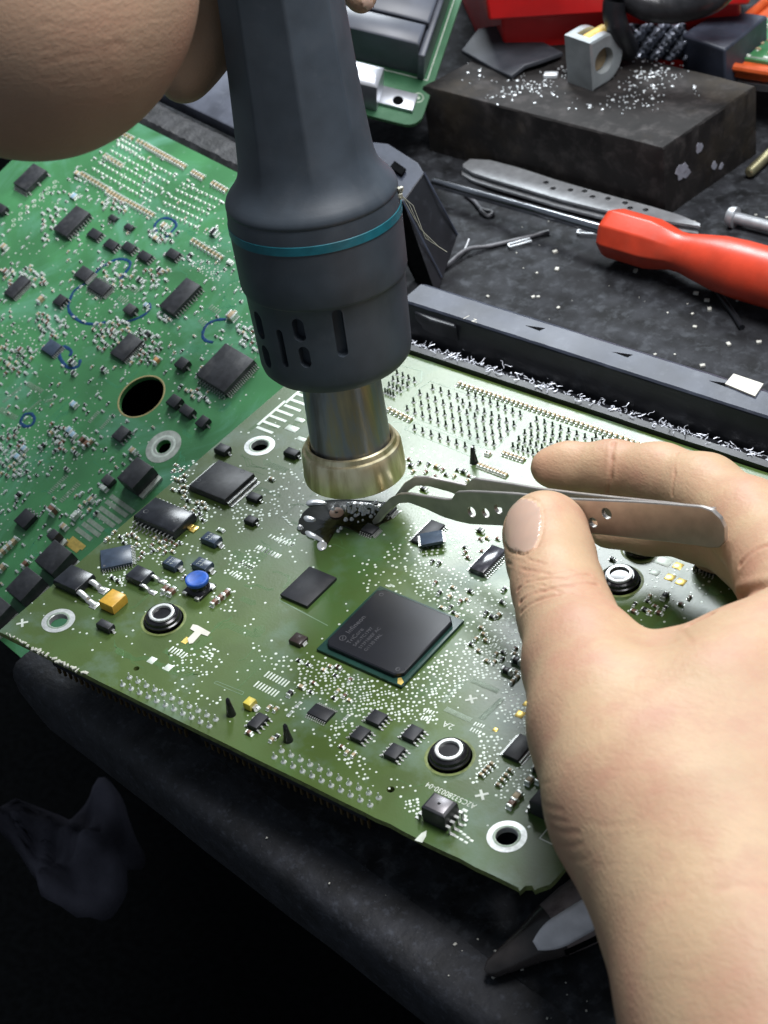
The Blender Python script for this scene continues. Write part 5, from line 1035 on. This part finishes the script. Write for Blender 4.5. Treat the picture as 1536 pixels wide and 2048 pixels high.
for k in range(26):
    x0 = random.uniform(1150, 1440); y0 = random.uniform(1300, 1980); cre.append((((x0, y0), (x0+40, y0+random.uniform(-4, 10)), (x0+random.uniform(60, 90), y0+random.uniform(-6, 14))), .5, .018))
RH = hand('person', 'bare right hand and forearm pinching the bent steel tweezers', 'hand', [(thumb, 6.), (thumb_pad, 10.), (palm, 12.), (palm2, 8.), (palm3, 12.), (wrist, 12.), (idx_f, (4., 3.0)), (mid_f, (4., 2.0)), (ring_f, (4., 2.0))], 7., lo, hi, 1.0, P(1500, 1500, 10), mt=skin, creases=cre,
          nails=(((1047, 1052), (-.16, 1.0), 54, 36, 13.5), ((1062, 917), (-.9, -.5), 12, 10, 4.)), flush=(((1060, 1060), 9, .2), ((1075, 935), 8, .45), ((1225, 940), 6, .25), ((1380, 1240), 8, .5), ((1480, 1195), 8, .3)))
# left hand round the handle
def K_(px, py, d_, rp): p = PD(px, py, d_); return (p, rp*d_/FPX)
heel = [K_(70, 20, 392, 296), K_(10, -60, 392, 300), K_(-160, -120, 395, 330), K_(-420, -160, 400, 340)]
heel2 = [K_(150, -60, 398, 215), K_(190, -260, 410, 220), K_(150, -480, 430, 210)]
th2 = [K_(366, 158, 470, 50), K_(390, 100, 470, 58), K_(432, 30, 468, 62), K_(430, -120, 455, 80), K_(300, -300, 430, 120)]
fi2 = [K_(722, -4, 470, 34), K_(712, -60, 478, 42), K_(650, -140, 500, 50), K_(520, -190, 510, 60), K_(360, -230, 490, 90), K_(250, -330, 440, 130)]
fi3 = [K_(742, -150, 470, 44), K_(700, -230, 490, 50), K_(560, -290, 505, 60), K_(330, -360, 470, 110)]
shade_fist = [K_(-100, -420, 410, 300), K_(200, -560, 420, 260), K_(430, -600, 430, 240), K_(640, -520, 450, 170)]  # unseen bulk above the frame, added to cast shade on the hand
al = heel+heel2+th2+fi2+fi3+shade_fist
lo = np.min([p-r for p, r in al], axis=0)-3; hi = np.max([p+r for p, r in al], axis=0)+3
cre = []
for y in (20, 35, 48, 60, 72, 82, 92, 100, 110, 118, 135, 150, 168, 190, 215, 240):
    a_ = random.uniform(60, 160); cre.append((tuple((a_+k*(random.uniform(20, 34)), y+10-.0011*(a_+k*26)**2*.5+random.uniform(-5, 5)) for k in range(random.randint(4, 8))), random.uniform(.25, .45), random.uniform(.03, .09)))
LH = hand('person', 'bare left hand in shade gripping the handle of the hot air gun', 'hand', [(heel, 12.), (heel2, 12.), (shade_fist, 14.), (th2, (8., 3.)), (fi2, (8., 3.)), (fi3, (8., 3.))], 14., lo, hi, 1.4, K_(70, 20, 392, 10)[0], mt=skin_d, creases=cre,
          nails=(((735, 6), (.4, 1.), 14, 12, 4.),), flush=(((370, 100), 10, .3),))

# ================================================================ THINGS ON THE TABLE
def px_poly(pts, z): return [P(x, y, z) for x, y in pts]
# iron block
bt_ = px_poly(((845, 172), (1326, 297), (1512, 172), (1060, 60)), 5.)
base = px_poly(((845, 172), (1326, 297), (1512, 172), (1060, 60)), 5.)
m = MB(); n = 28
# subdivided sides so that the worn edges wobble
def ringpts(z, j, ins=0):
    out = []; c = np.mean(bt_, axis=0)
    for i in range(4):
        a, b = bt_[i], bt_[(i+1) % 4]
        for k in range(n):
            q = a+(b-a)*k/n; q = q+(c-q)/np.linalg.norm(c-q)*(ins+random.gauss(0, j)); out.append((q[0], q[1], z+random.gauss(0, j*.7)))
    return out
R_ = [ringpts(ZT+.05, 0), ringpts(-8, .05), ringpts(4.4, .10, .0), ringpts(5.0, .06, .6)]; N4 = 4*n
V = [q for r in R_ for q in r]; m.add(V, [(r*N4+i, r*N4+(i+1) % N4, (r+1)*N4+(i+1) % N4, (r+1)*N4+i) for r in range(3) for i in range(N4)]+[tuple(range(3*N4, 4*N4)), tuple(range(N4-1, -1, -1))])
o = m.build('iron_block', iron, sharp=40); at_base(tag(o, 'heavy sooty iron block with solder flakes scattered over its top', 'iron block'), (bt_[1][0], bt_[1][1], ZT))
m = MB(); c1, c2 = P(1365, 358, -5), P(1410, 335, -5)
# paint chips on the side face of the block
sdir = (bt_[2]-bt_[1])/np.linalg.norm(bt_[2]-bt_[1]); outn = np.array((sdir[1], -sdir[0], 0))
for s_, z_, r in ((9, -8, 3.6), (12, -10.5, 2.2), (19, -4, 2.2), (27, -15, 1.8), (31, -17, 1.5)):
    b_ = bt_[1]+sdir*s_; loop = [b_+sdir*(math.cos(t)*r*random.uniform(.5, 1.1))+np.array((0, 0, z_-5+math.sin(t)*r*random.uniform(.5, 1.1)))+outn*.05 for t in np.linspace(0, 6.0, 11)]
    m.solid([q+outn*.12 for q in loop], [q-outn*.3 for q in loop])
o2 = m.build('paint_chips', M('scraped_pale_metal', (.30, .31, .36), .5), o); o2.data.transform(Matrix.Translation(-o.location))
# solder flakes
m = MB()
for cx_, cy_, sx_, sy_, n_ in ((1070, 172, 45, 12, 150), (950, 150, 30, 12, 26), (1010, 190, 45, 10, 45), (1290, 160, 38, 20, 190), (1250, 205, 40, 10, 60), (1320, 140, 35, 12, 70), (1385, 180, 9, 5, 18), (1300, 205, 20, 12, 30), (1130, 150, 16, 6, 40), (1180, 215, 60, 8, 30)):
    for _ in range(int(n_*.5)):
        x, y = random.gauss(cx_, sx_*.8), random.gauss(cy_, sy_*1.1)
        if x > 1500-(y-172)*1.2 or y > 178+(x-845)*.235: continue
        p = P(x, y, 5.0); r = random.choice((.15, .2, .25, .3, .5))*random.uniform(.7, 1.2); m.box(p[0], p[1], 4.95, r*2, r*random.uniform(.8, 2), random.uniform(.15, .6), random.uniform(0, 3.1), .06)
at_base(tag(m.build('solder_flakes', flake), 'tiny bright solder flakes scattered on top of the iron block', 'solder flakes', kind='stuff'), P(1150, 180, 5))
p = P(1102, 152, 5.2); m = MB(); m.box(p[0], p[1], 5.05, 5, 3, 1.4, .4, .4); at_base(tag(m.build('solder_lump', flake), 'pale solder lump beside the black pad on the iron block', 'solder lump'), (p[0], p[1], 5))
# grey clamp block with ochre core
f0, f1 = P(1138, 165, 5), P(1185, 182, 5); f2 = P(1262, 150, 5)
ud = (f1-f0)/np.linalg.norm(f1-f0); wd = (f2-f1)/np.linalg.norm(f2-f1); wd = wd-ud*(wd @ ud); wd /= np.linalg.norm(wd)
FC = Frame(f1, np.stack([wd, -ud, np.array((0, 0, 1.))], axis=1) if np.cross(wd, -ud)[2] > 0 else np.stack([-ud, wd, np.array((0, 0, 1.))], axis=1))
wl = float(np.linalg.norm(f2-f1))*.98; dl = float(np.linalg.norm(f1-f0))
# a D-shaped end face (straight at the left, round at the right) with a bored hole, extruded back
hgt = 18.5
def dface(u0=0, g=0): 
    L_ = [(g, g), (g, hgt-g)]; cx_, cz = wl-hgt*.5, hgt*.5
    L_ += [(cx_+(hgt*.5-g)*math.sin(t), cz+(hgt*.5-g)*math.cos(t)) for t in np.linspace(0, math.pi, 18)]
    return L_
clamp = empty('clamp_block', 'small grey metal clamp block with bored hole and ochre core, on the iron block', 'clamp block', loc=f1)
m = MB(); fp = dface(); front = [f1+wd*u+np.array((0, 0, z)) for u, z in fp]; backp = [q-ud*max(dl, 12) for q in front]
n_ = len(fp); fi = dface(0, .7); fr2 = [f1+wd*u+np.array((0, 0, z))+ud*.5 for u, z in fi]
V = [tuple(q) for q in fr2+front+backp]
m.add(V, [tuple(range(n_-1, -1, -1))]+[(i, (i+1) % n_, n_+(i+1) % n_, n_+i) for i in range(n_)]+[(n_+i, n_+(i+1) % n_, 2*n_+(i+1) % n_, 2*n_+i) for i in range(n_)]+[tuple(range(2*n_, 3*n_))])
o = m.build('clamp_body', ferrite, None, sharp=30)
o.data.transform(Matrix.Translation(-clamp.location)); o.parent = clamp
c_ = MB(); hc = f1+wd*(wl-hgt*.55)+np.array((0, 0, hgt*.5)); c_.lathe([(-4, hgt*.26), (9, hgt*.26)], hc, -ud, 36)
tcx = f1+wd*wl*.50-ud*max(dl, 12)*.5; c_.v = [tuple(np.array(q)-f1) for q in c_.v]
c2_ = MB(); q = tcx-f1; c2_.box(q[0], q[1], hgt-5, wl*.62, max(dl, 12)*.52, 8, math.atan2(wd[1], wd[0]))
c_.add(c2_.v, c2_.f)
try: boolean_cut(o, c_)
except Exception as ex: print(ex)
m = MB(); m.lathe([(0, hgt*.24), (7, hgt*.24)], hc-ud*2.5, -ud, 30); o = m.build('hole_lining', M('dull_brown_bore', (.20, .14, .07), .5)); o.data.transform(Matrix.Translation(-clamp.location)); o.parent = clamp
m = MB(); m.lathe([(-3.5, 2.6), (-3.2, 3.1), (7, 3.1), (7.3, 2.6)], tcx+np.array((0, 0, hgt-3.6))-wd*1, wd, 24); o = m.build('ochre_core', ochre); o.data.transform(Matrix.Translation(-clamp.location)); o.parent = clamp
# black folded pad
m = MB(); pb_ = [(922, 100), (955, 58), (975, 52), (1010, 50), (1050, 62), (1090, 85), (1126, 104), (1085, 118), (1050, 130), (1022, 152), (985, 135), (950, 115)]
top_ = [P(x, y, 7.5+1.5*math.sin(i*1.1)) for i, (x, y) in enumerate(pb_)]; m.solid(top_, [q-np.array((0, 0, 1.8)) for q in top_])
o = m.build('rubber_pad', M('charcoal_rubber_pad', (.03, .034, .042), .5, var=.3, scale=60, fn=overlay(80, (.07, .07, .08), .5, .75, amount=.6)), sharp=40, bevel=.4); at_base(tag(o, 'folded charcoal rubber pad lying on the iron block, left of the clamp block', 'rubber pad'), P(1020, 110, 5))
# second tweezers on the table
za = ZT+3.2; Ls = [(926, 328), (940, 318), (980, 320), (1040, 336), (1120, 362), (1200, 385), (1300, 412), (1360, 430), (1400, 447)]; Lb = [(926, 334), (945, 345), (985, 358), (1040, 374), (1120, 398), (1200, 418), (1300, 438), (1360, 446), (1400, 452)]
tw2 = empty('tweezers', 'straight dull grey tweezers with small oval holes, lying behind the screwdriver', 'tweezers', loc=P(1160, 390, ZT))
m = MB(); V = []
for i in range(61):
    s_ = i/60*(len(Ls)-1); a = P(np.interp(s_, range(9), [q[0] for q in Ls]), np.interp(s_, range(9), [q[1] for q in Ls]), za+2*math.sin(i/60*math.pi)); b = P(np.interp(s_, range(9), [q[0] for q in Lb]), np.interp(s_, range(9), [q[1] for q in Lb]), za+2*math.sin(i/60*math.pi))
    for q, dz in ((a, 0), (b, 0), (b, -.9), (a, -.9)): V.append((q[0], q[1], q[2]+dz))
m.add(V, [(i*4+k, (i+1)*4+k, (i+1)*4+(k+1) % 4, i*4+(k+1) % 4) for i in range(60) for k in range(4)]+[(3, 2, 1, 0), (240, 241, 242, 243)])
o = rel(m.build('top_arm', steel_l), tw2); c_ = MB()
for x, y in ((1092, 365), (1106, 377), (1141, 380), (1169, 382), (1185, 393), (1216, 396), (1250, 404), (1260, 414), (1291, 417)):
    p = P(x, y, za+2)-np.array(tw2.location)/S; c_.lathe([(-4, 1.05), (4, 1.05)], (p[0], p[1], p[2]), n=14)
c_.v = [tuple(q) for q in c_.v]
try: boolean_cut(o, c_)
except Exception as ex: print(ex)
V = [(q[0]*1., q[1]-1.2, q[2]-2.4) for q in V]; m = MB(); m.add(V, [(i*4+k, (i+1)*4+k, (i+1)*4+(k+1) % 4, i*4+(k+1) % 4) for i in range(60) for k in range(4)]+[(3, 2, 1, 0), (240, 241, 242, 243)]); rel(m.build('lower_arm', steel_l), tw2)
# screwdriver
sA, sB = P(866, 363, ZT+4.5), P(1222, 438, ZT+9.0); hA = P(1216, 462, ZT+10.5); hB = P(1640, 585, ZT+13); hd = (hB-hA)/np.linalg.norm(hB-hA)
sd2 = empty('screwdriver', 'red-handled screwdriver with a steel shaft lying on the black mat', 'screwdriver', loc=(hA[0], hA[1], ZT))
sh0 = P(866, 364, ZT+6); sdn = hA-sh0; LL = np.linalg.norm(sdn); m = MB(); m.lathe([(0, 1.0), (.5, 1.9), (LL*.6, 1.95), (LL+3, 2.0)], sh0, sdn, 24); rel(m.build('shaft', M('polished_shaft_steel', (.42, .43, .46), .2, 1.0, var=.15, scale=120)), sd2)
m = MB(); pr_ = [(0, 4), (0, 6.5), (.8, 8.0), (3, 8.6), (18, 8.6), (22, 7.8), (27, 6.6), (31, 6.6), (36, 7.6), (44, 9.0), (52, 9.5), (80, 9.5), (95, 7.5)]
m.lathe(pr_, hA, hd, 96, facet=[.9, .9, .9, .95, .95, .7, .3, 0, 0, 0, 0, 0, 0]); rel(m.build('handle', red, sharp=60), sd2)
# bolts, wires, crumbs on the table
p0, p1 = P(1458, 432, ZT+3.5), P(1600, 470, ZT+3.0); bd = (p1-p0)/np.linalg.norm(p1-p0); bo = empty('bolt', 'silver pan-head bolt at the right edge, behind the screwdriver handle', 'bolt', loc=(p0[0], p0[1], ZT))
m = MB(); m.lathe([(-.2, 1.5), (0, 3.2), (1.0, 3.6), (2.6, 3.7), (2.8, 2)], p0, bd, 28); rel(m.build('head', steel_l), bo)
m = MB(); L_ = [(2.6+.35*i, 1.9+(.22 if i % 2 else 0)) for i in range(90)]; m.lathe(L_, p0, bd, 20); rel(m.build('threaded_shank', steel_l), bo)
p0, p1 = P(1497, 347, ZT+2.6), P(1560, 288, ZT+2.6); bd = (p1-p0)/np.linalg.norm(p1-p0); m = MB(); m.lathe([(0, 1.2), (.4, 1.7)]+[(1+.4*i, 1.8+(.15 if i % 2 else 0)) for i in range(60)], p0, bd, 18); at_base(tag(m.build('threaded_stud', M('dull_brass', (.32, .30, .18), .4, .8)), 'dull brass threaded stud beside the right face of the iron block', 'stud'), (p0[0], p0[1], ZT))
def wire(pts, r, name, mt, label, cat, n=6):
    L_ = [P(*q) for q in pts]; out = []
    for i in range(len(L_)-1):
        for t in np.linspace(0, 1, 7)[:-1]:
            a0, a1, a2, a3 = L_[max(0, i-1)], L_[i], L_[i+1], L_[min(len(L_)-1, i+2)]; out.append(.5*((2*a1)+(-a0+a2)*t+(2*a0-5*a1+4*a2-a3)*t*t+(-a0+3*a1-3*a2+a3)*t**3))
    out.append(L_[-1]); m = MB(); m.tube(out, r, n*2); return at_base(tag(m.build(name, mt, sharp=60), label, cat), L_[0])
z1 = ZT+1
wire(((888, 536, z1), (932, 500, z1+1), (980, 492, z1), (1040, 478, z1), (1098, 463, z1)), .75, 'wire_offcut', M('grimy_grey_wire', (.09, .09, .10), .45, var=.4), 'thin grimy grey wire offcut lying on the mat below the screwdriver shaft', 'wire')
wire(((890, 536, z1), (925, 505, z1), (938, 478, z1+2)), .35, 'bare_wire', steel_l, 'short bright bent wire strand beside the black housing', 'wire')
wire(((1428, 572, z1), (1445, 598, z1+1), (1465, 625, z1), (1484, 655, z1)), 1.0, 'black_wire_offcut', blackpl, 'short black wire offcut lying on the mat in front of the screwdriver handle', 'wire')
wire(((930, 388, z1), (948, 402, z1), (962, 418, z1), (985, 425, z1), (975, 432, z1), (960, 420, z1)), .8, 'hooked_wire', MATS['grimy_grey_wire'], 'small hooked grey wire under the screwdriver shaft', 'wire')
for i, (x, y, c_, lb) in enumerate(((1178, 465, 'x', 'small shiny metal clip touching the front end of the red handle'), (1040, 486, 'y', 'small shiny metal clip lying on the grimy wire offcut'))):
    p = P(x, y, z1); m = MB(); a_ = .3 if i == 0 else .9
    for k in (-1, 1): m.tube([(p[0]-4*math.cos(a_)-k*.9*math.sin(a_), p[1]-4*math.sin(a_)+k*.9*math.cos(a_), ZT+1), (p[0]+4*math.cos(a_)-k*.9*math.sin(a_), p[1]+4*math.sin(a_)+k*.9*math.cos(a_), ZT+1.2)], .4, 6)
    m.tube([(p[0]-4*math.cos(a_)-.9*math.sin(a_), p[1]-4*math.sin(a_)+.9*math.cos(a_), ZT+1), (p[0]-4*math.cos(a_)+.9*math.sin(a_), p[1]-4*math.sin(a_)-.9*math.cos(a_), ZT+1)], .4, 6)
    at_base(tag(m.build('metal_clip', steel_l), lb, 'clip'), (p[0], p[1], ZT))
m = MB()
for _ in range(60):
    x, y = random.uniform(880, 1536), random.uniform(430, 800)
    if y > 600+(x-830)*.24: continue
    p = P(x, y, ZT); r = abs(random.gauss(.22, .2))+.08; m.box(p[0], p[1], ZT-.0, r*2, r*1.5, r, random.uniform(0, 3), .04)
for x, y in ((1114, 540), (1271, 543), (1414, 602), (1392, 588), (1419, 620), (1518, 686), (1457, 690), (1405, 733), (1110, 505), (1228, 490)):
    p = P(x, y, ZT); m.box(p[0], p[1], ZT, 1.6, 1.2, .8, x, .2)
for _ in range(90):
    x, y = random.uniform(500, 1350), random.uniform(1650, 2040)
    p = P(x, y, ZT)
    if (p-E0) @ nrm > -4 or p[1] > ay0-2: continue
    r = abs(random.gauss(.14, .12))+.06; m.box(p[0], p[1], ZT, r*2, r*1.5, r, random.uniform(0, 3), .04)
at_base(tag(m.build('crumbs', M('pale_crumbs', (.55, .54, .48), .6, var=.3)), 'pale crumbs and solder specks strewn over the black mat', 'crumbs', kind='stuff'), P(1200, 550, ZT))
# black clip housing right of the gun
hs_ = empty('plastic_housing', 'black plastic clip housing with a square window, standing just right of the hot air gun', 'housing', loc=P(820, 500, ZT))
tp = [P(*q) for q in ((728, 282, 10), (776, 287, 11), (836, 325, 11), (848, 345, 10), (806, 402, 6), (770, 400, 6), (715, 380, 6))]
m = MB(); m.solid(tp, [q-np.array((0, 0, 1.6)) for q in tp]); o = rel(m.build('top_plate', greypl, bevel=.35), hs_)  # lighter than the black walls: light on the top face as colour
m = MB(); a = [P(*q) for q in ((848, 345, 10), (915, 470, -12), (873, 592, -21), (806, 402, 6))]; bk = CR[2]*2.0; m.solid(a, [q+bk for q in a]); rel(m.build('side_wall', blackpl, bevel=.3), hs_)
m = MB(); a = [P(*q) for q in ((806, 402, 6), (873, 592, -21), (830, 560, -21), (760, 420, 2))]; m.solid(a, [q+bk for q in a]); rel(m.build('inner_wall', dark, bevel=.3), hs_)
m = MB(); a = [P(*q)+np.array((0, 0, .12)) for q in ((789, 322, 10.6), (812, 338, 10.4), (803, 350, 9.8), (780, 334, 10.2))]; m.solid(a, [q-np.array((0, 0, .8)) for q in a]); rel(m.build('window', dark), hs_)
m = MB(); m.tube([P(806, 402, 6.4), P(840, 470, -3), P(884, 555, -17.5)], .3, 5); m.tube([P(848, 345, 10.4), P(880, 405, 1), P(915, 470, -11.6)], .35, 6); rel(m.build('moulded_ridge', greypl), hs_)
# ================================================================ STANDING BOARD AT THE TOP
AC = euler_axes(.299, .406, .398); FCb = Frame(P(838, 256, -4), AC)
cb = empty('circuit_board', 'small green circuit board with grey-topped black relays, propped up behind the gun at the top', 'circuit board', FCb)
def QC(x, y, h=0): return FCb.loc(x, y, h)[:2]
br, tr_, tl = QC(843, 257), QC(935, -60), QC(600, -140)
c0 = QC(838, 256); r_ = 6
pl_ = [(c0[0]-95, c0[1]), (c0[0]-r_, c0[1])]+[(c0[0]-r_+r_*math.sin(t), c0[1]+r_-r_*math.cos(t)) for t in np.linspace(.1, math.pi/2, 8)]+[(c0[0]+0, c0[1]+110), (c0[0]-95, c0[1]+110)]
sheet(pl_, [], -1.6, 0, 'board_plate', M('mid_green_solder_mask', (.03, .13, .055), .35, var=.2, scale=60, fn=overlay(60, (.10, .20, .12), .5, .75, amount=.6)), cb, mask_pale)
def blk(z, pts_h, h, name, mt, ch=.8, lift=.1):
    a, b = FCb.loc(*pts_h[0], h), FCb.loc(*pts_h[1], h); x0, x1 = sorted((a[0], b[0])); y0, y1 = sorted((a[1], b[1])); m = MB(); m.box((x0+x1)/2, (y0+y1)/2, lift, x1-x0, y1-y0, h-lift, 0, ch); return m.build(name, mt, cb), (x0, x1, y0, y1)
# relay blocks: bottom-right and top-left corners of the top face
_, q = blk(0, ((838, 88), (640, -4)), 18.5, 'relay', connectg, .9)
_, q2 = blk(0, ((858, 44), (640, -78)), 19, 'relay', connectg, .9)
_, q3 = blk(0, ((890, -32), (640, -150)), 19, 'relay', connectg, .9)
m = MB(); m.box(q[1]+1.6, q[2]+20, .1, 2.4, 44, 15, 0, .4); m.build('side_rail', connectg, cb)
m = MB()
for (x0, y0, x1, y1) in ((q[0], q[2]-1.6, q[1]+4, q[2]-1.3), (q[1]+4, q[2]-1.6, q[1]+4.3, q[2]+40)): m.box((x0+x1)/2, (y0+y1)/2, .01, x1-x0, y1-y0, .05)
m.build('printed_outline', silk, cb)
a = QC(828, 205); m = MB(); m.box(a[0]-6, a[1]-1, .05, 13.5, 7.5, 1.8, 0, .3); br_ = m.build('metal_bracket', aluminium, cb)
m = MB(); a2 = FCb.loc(762, 205, 0); m.box(a2[0]-8.5, a2[1]+.5, .1, 16, 9, 15.5, 0, 2.0); m.build('rounded_post', aluminium, br_)
a = QC(796, 207); m = MB(); m.lathe([(1.86, 2.0), (1.9, 1.8), (1.7, .4)], (a[0], a[1], 0), n=24); m.build('bolt_hole', dark, br_)
a = QC(836, 195); m = MB(); m.lathe([(.02, 2.2), (.06, 2.1), (.06, 1.8), (.02, 1.7)], (a[0], a[1], 0), n=24, cap=(False, False)); m.lathe([(.02, .8), (.1, .6)], (a[0], a[1], 0), n=14); m.build('test_point', padgrey, cb)
# ================================================================ BACK RIGHT CLUTTER
def pbox(name, mt, pts, z1_, z0_, label, cat, bevel=1.0):
    t_ = [P(x, y, z1_) for x, y in pts]; m = MB(); m.prism([q[:2] for q in t_], z0_, z1_); o = m.build(name, mt, bevel=bevel); return at_base(tag(o, label, cat), (float(np.mean([q[0] for q in t_])), float(np.mean([q[1] for q in t_])), z0_))
rbx = empty('plastic_box', 'bright red plastic box at the top edge, behind the iron block', 'box', loc=P(1180, 40, ZT))
def rb_part(name, pts, z1_, z0_, mt):
    m = MB(); m.prism([P(x, y, z1_)[:2] for x, y in pts], z0_, z1_); return rel(m.build(name, mt, bevel=1.2), rbx)
rb_part('box_body', ((1000, 12), (1480, -20), (1480, -200), (900, -200)), 22, ZT, redbox)
rb_part('box_rim', ((972, -8), (1500, -42), (1500, -220), (880, -220)), 30, 20, redbox)
# dark cable loop
wire(((1238, -40, 40), (1228, 20, 30), (1238, 60, 22), (1255, 100, 10)), 4.2, 'black_cable', blackpl, 'thick black cable coming down behind the grey clamp block', 'cable')
wire(((1250, -14, 34), (1300, 12, 30), (1360, 14, 30), (1420, -4, 34), (1460, -40, 38)), 5.5, 'taped_cable', M('black_tape', (.02, .02, .022), .3, var=.4, scale=150, bump=.5, bscale=160), 'thick black tape-wrapped cable arching across the top right', 'cable')
# plastic bag
m = MB(); V = []; n1, n2 = 16, 10
for j in range(n2+1):
    for i in range(n1+1):
        px, py = 1252+(1372-1252)*i/n1, 48+(120-48)*j/n2; V.append(P(px, py, 14-11*j/n2+1.6*math.sin(i*1.4+j)+1.2*math.sin(i*2.9+j*2.1)))
m.add(V, [(j*(n1+1)+i, (j+1)*(n1+1)+i, (j+1)*(n1+1)+i+1, j*(n1+1)+i+1) for j in range(n2) for i in range(n1)]); o = m.build('plastic_bag', M('crinkled_silver_bag', (.20, .22, .27), .18, .3, var=.4, scale=60, bump=.6, bscale=120), sharp=20); s_ = o.modifiers.new('t', 'SOLIDIFY'); s_.thickness = .0008
at_base(tag(o, 'crinkled shiny bag lying behind the grey clamp block', 'bag'), P(1310, 110, 4))
pbox('cardboard_box', greypl, ((1362, 68), (1450, 100), (1536, 30), (1440, 18)), 12, -4, 'slate grey box between the shiny bag and the orange-framed board', 'box')
pbox('metal_plate', steel_l, ((1356, 98), (1470, 140), (1530, 150), (1536, 170), (1440, 158), (1340, 104)), -4, -7, 'thin grey metal plate lying under the orange-framed board', 'plate', .3)
# orange framed board
of = empty('framed_circuit_board', 'green circuit board in a bright orange plastic frame at the top right corner', 'circuit board', loc=P(1430, 125, -3))
L1 = [P(x, y, 2) for x, y in ((1416, 100), (1420, 128), (1560, 150), (1700, 150), (1700, -60), (1560, -20))]; L2 = [P(x, y, 2) for x, y in ((1440, 112), (1560, 130), (1690, 140), (1690, -40), (1568, 12))]
m = MB(); m.prism([q[:2] for q in L1], -2, 1.2); rel(m.build('orange_frame', orange, bevel=.6), of)
m = MB(); m.prism([q[:2] for q in L2], 1.3, 2.6); rel(m.build('board_plate', mask_green, bevel=.1), of)
m = MB()
for a, b in zip(L1, L1[1:]+L1[:1]): m.tube([np.array((a[0], a[1], 2.2)), np.array((b[0], b[1], 2.2))], 1.7, 10)
rel(m.build('frame_rim', orange), of)
m = MB(); Lc = [np.mean(L2, axis=0)*.06+q*.94 for q in L2]
for a, b in zip(Lc, Lc[1:]+Lc[:1]): dd = b-a; m.box((a[0]+b[0])/2, (a[1]+b[1])/2, 2.6, np.linalg.norm(dd), 1.2, .12, math.atan2(dd[1], dd[0]))
rel(m.build('pale_border', padgrey), of)
m = MB()
for _ in range(46):
    x, y = random.uniform(1480, 1560), random.uniform(50, 118)
    if y < 118-(x-1450)*1.1: continue
    p = P(x, y, 2.6); m.box(p[0], p[1], 2.62, random.uniform(.8, 2.2), random.uniform(.6, 1.4), random.uniform(.1, .9), random.choice((0, 1.57)), .05, random.choice((0, 1)))
tag(rel(m.build('small_parts', [pad, tan_c]), of), kind='stuff')
# ================================================================ TOOL UNDER THE BOARD CORNER
wt = empty('marker_tool', 'grimy mauve pen-like tool with a white cap lying on the mat under the hand', 'tool', loc=P(1080, 1880, ZT))
a, b = P(972, 1945, ZT+3), P(1260, 1765, ZT+9); dd = b-a; LL = float(np.linalg.norm(dd))
m = MB(); m.lathe([(0, .8), (1.5, 2.2), (6, 3.2), (12, 4.6), (16, 6.0), (18, 6.5)], a, dd, 36); rel(m.build('dark_tip', M('dark_translucent_tip', (.045, .038, .036), .25, var=.5, scale=100)), wt)
m = MB(); m.lathe([(18, 6.4), (24, 7.4), (34, 8.2), (LL*1.4, 8.6)], a, dd, 40); rel(m.build('barrel', grimy), wt)
up = np.array((0, 0, 1.)); e1 = dd/LL; sdn_ = np.cross(e1, up); sdn_ /= np.linalg.norm(sdn_); sdn_ = -sdn_ if (proj(a+sdn_*5)[1] < proj(a)[1]) else sdn_; nu = np.cross(sdn_, e1); nu = nu if nu[2] > 0 else -nu
m = MB(); V = []
for i in range(19):
    t = 12+22*i/18; rr = float(np.interp(t, [12, 16, 18, 24, 34, 60], [4.8, 6.2, 6.7, 7.6, 8.4, 8.7]))+.12; hw = 1.05*(math.sin(math.pi*min(1, (i+.6)/5)/2)**.5 if i < 5 else 1-.2*(i-5)/13)
    for k in range(9): th_ = .75+hw*(k/8-.5)*1.0; V.append(a+e1*t+(nu*math.cos(th_)+sdn_*math.sin(th_))*rr)
m.add(V, [(i*9+k, i*9+k+1, (i+1)*9+k+1, (i+1)*9+k) for i in range(18) for k in range(8)]); o = rel(m.build('white_patch', whitet), wt); s_ = o.modifiers.new('t', 'SOLIDIFY'); s_.thickness = .0003

m = MB(); V = []
for i in range(15):
    t = 17+22*i/14; rr = float(np.interp(t, [12, 16, 18, 24, 34, 60], [4.8, 6.2, 6.7, 7.6, 8.4, 8.7]))+.12
    for k in range(5): th_ = 1.62+.28*(k/4-.5); V.append(a+e1*t+(nu*math.cos(th_)+sdn_*math.sin(th_))*rr)
m.add(V, [(i*5+k, i*5+k+1, (i+1)*5+k+1, (i+1)*5+k) for i in range(14) for k in range(4)]); o = rel(m.build('dark_slot', dark), wt); s_ = o.modifiers.new('t', 'SOLIDIFY'); s_.thickness = .0003
